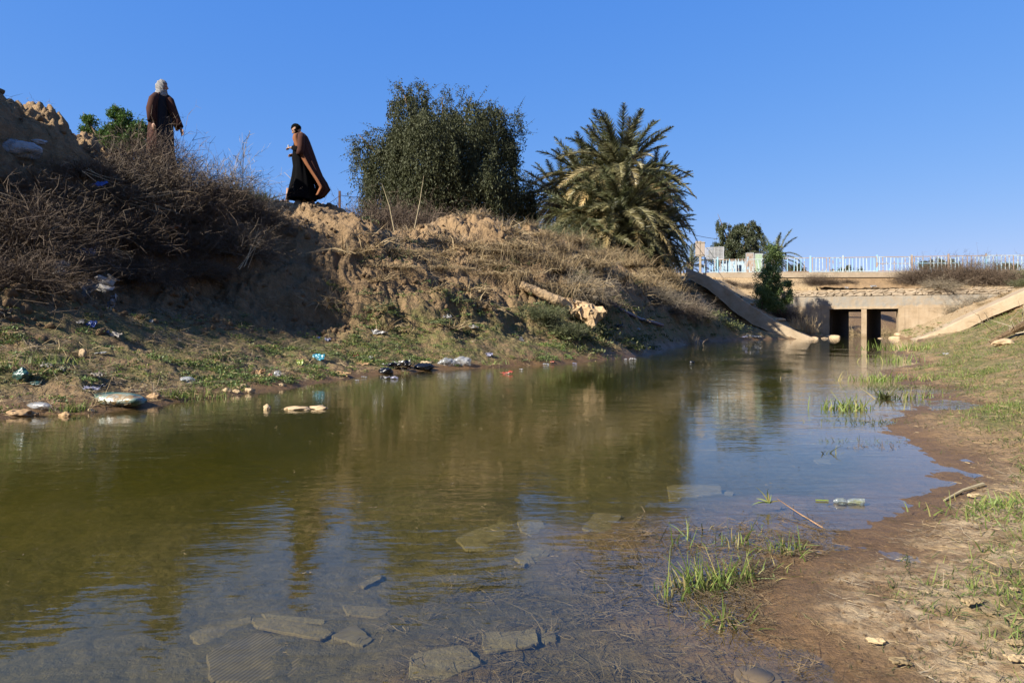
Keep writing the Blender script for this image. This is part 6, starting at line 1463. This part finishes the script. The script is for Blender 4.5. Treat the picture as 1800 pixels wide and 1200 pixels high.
for i, (px, py, L, n, rx, ry, m, lb) in enumerate([(1490, 718, .15, 120, .10, .06, M_grass, 'tall broad bladed green clump in the water off the right shore'), (1535, 742, .07, 160, .16, .10, M_grassd, 'dull matted grass islet right of the green clump'), (1572, 668, .16, 260, .34, .16, M_grass, 'bright green grass patch in the cove'), (1580, 682, .12, 160, .3, .12, M_grassd, 'dull grass at the foot of the bright cove patch'),
        (1556, 700, .20, 60, .02, .012, M_grassd, 'dark upright blades standing in the cove'), (1595, 700, .14, 60, .16, .04, M_grass, 'green blades along the cove edge'), (1530, 690, .1, 5, .02, .02, M_grassd, 'two dark blades alone in the water'), (1508, 668, .1, 5, .02, .02, M_grass, 'single green sprout in the water'), (1505, 775, .05, 90, .16, .05, M_grassd, 'matted debris islet with sparse grass'), (1535, 785, .05, 60, .1, .04, M_twigr, 'brown matted twigs beside the debris islet'), (1458, 795, .09, 8, .03, .02, M_grassd, 'thin dark stalks left of the debris islet'),
        (1610, 616, .35, 160, .7, .4, M_grass, 'green rushes at the far right shoreline'), (1585, 636, .25, 60, .3, .2, M_grass, 'small green clump at the far shoreline'), (1640, 612, .25, 200, 1.0, .6, M_grass, 'green grass strip below the right wing wall'), (850, 640, .12, 100, .25, .08, M_grass, 'green shore grass right of the translucent bags'), (295, 697, .12, 160, .16, .06, M_grass, 'bright green tuft right of the green sack'), (128, 722, .10, 160, .06, .03, M_grass, 'green tuft standing in the water left of the sack'), (345, 700, .09, 100, .25, .05, M_grass, 'line of green blades along the left waterline'), (10, 640, .12, 180, .35, .2, M_grass, 'bright grass at the left edge of the green strip')]):
    p = hit(px, py) if px > 1600 or px < 900 else wat(px, py); r = np.random.default_rng(400 + i)
    root = np.stack([r.normal(size=n) * rx, r.normal(size=n) * ry, np.full(n, -.01)], 1); d = np.stack([r.normal(size=n) * .25, r.normal(size=n) * .25, np.ones(n)], 1)
    if m is M_grassd or m is M_twigr: d[:, :2] *= 3
    V, F, _ = ribbons(root, d, r.uniform(.4, 1.05, n) * L, L * .055 + .001, r.uniform(0, .5, n), 3, .12, .2, r)
    o = mobj('grass_clump', V, F, m, None, label=lb, cat='grass clump', group='grass clumps along the water'); o.location = tuple(p)

# long pale twigs lying over the dead brush, each bundle one fallen branch
for i, (x0, y0, x1, y1, n, lb) in enumerate([(150, 298, 250, 345, 5, 'long pale twigs slanting down over the brush below the green tree'), (225, 350, 320, 372, 6, 'pale fan of straight twigs above the orange bag'), (255, 290, 160, 318, 4, 'pale twigs crossing left of the dead bush'), (245, 372, 290, 348, 4, 'short pale twigs over the middle of the brush'),
        (120, 490, 170, 528, 3, 'bent pale twig between the rag and the torn sack'), (200, 440, 235, 452, 5, 'curly pale twigs above the torn sack'), (425, 470, 470, 395, 6, 'pale forked twigs rising on the shaded slope'), (0, 350, 60, 372, 4, 'pale twigs at the left edge over the dark brush'), (105, 400, 60, 440, 3, 'thin pale twigs on the dark left brush')]):
    r = np.random.default_rng(600 + i); Yd = min(hit(x0, y0)[1], 15.5) - .8; Ye = min(hit(x1, y1)[1] - .8, Yd + 1.2)
    p0 = W(x0, y0, Yd); p1 = W(x1, y1, Ye); d = p1 - p0; L = np.linalg.norm(d)
    root = np.tile(p0, (n, 1)) + r.normal(size=(n, 3)) * .04; dd = np.tile(d / L, (n, 1)) + r.normal(size=(n, 3)) * .10
    V, F, pt = ribbons(root, dd, r.uniform(.7, 1.1, n) * L, .012, r.uniform(-.05, .12, n), 6, .12, .3, r)
    q = np.concatenate([pt(.5), pt(.75)]); V2, F2, _ = ribbons(q, np.tile(dd, (2, 1)) + r.normal(size=(2 * n, 3)) * .5, .3 * L, .008, .1, 3, .2, .3, r)
    V, F = joinVF((V, F), (V2, F2)); c0 = p0.copy(); o = mobj('dry_branch', V - c0, F, M_pale, None, label=lb, cat='branch', group='pale dry branches on the left mound'); o.location = tuple(c0)

# base tones: colours scaled per material to balance the raised exposure and deepen shade
TONE = {'green': .80, 'cloth': .85}
for m in bpy.data.materials:
    if not m.use_nodes or m.name == 'water': continue
    nt = m.node_tree; nm = m.name
    k = (1.05, .95, .9) if nm == 'green_grass' else (.55, .57, .5) if nm == 'weeping_leaf' else (.52,) * 3 if nm in ('red_brown_twig', 'dry_twig') else (.68, .61, .46) if nm in ('silt', 'drowned_board', 'pale_drowned_board', 'corrugated_board') else (1.0,) * 3 if nm == 'green_leaf' else (.72, .72, .72) if any(w in nm for w in ('leaf', 'grass', 'frond', 'palm')) else ((.75,) * 3 if any(w in nm for w in ('skin', 'hair', 'cloth', 'wool', 'trim')) else ((.62, .61, .585) if any(w in nm for w in ('rail', 'concrete', 'scarf')) else ((.40,) * 3 if any(w in nm for w in ('white_film', 'lavender', 'dirty')) else (.50,) * 3 if any(w in nm for w in ('sign', 'print', 'white_paint', 'film', 'coping')) else (.81, .73, .585))))
    for n in list(nt.nodes):
        s_ = n.inputs.get('Base Color') if n.type == 'BSDF_PRINCIPLED' else (n.inputs.get('Color') if n.type == 'BSDF_TRANSLUCENT' else None)
        if s_ is None: continue
        if s_.is_linked:
            src = s_.links[0].from_socket; nt.links.new(mix(nt, 1.0, src, k, 'MULTIPLY'), s_)
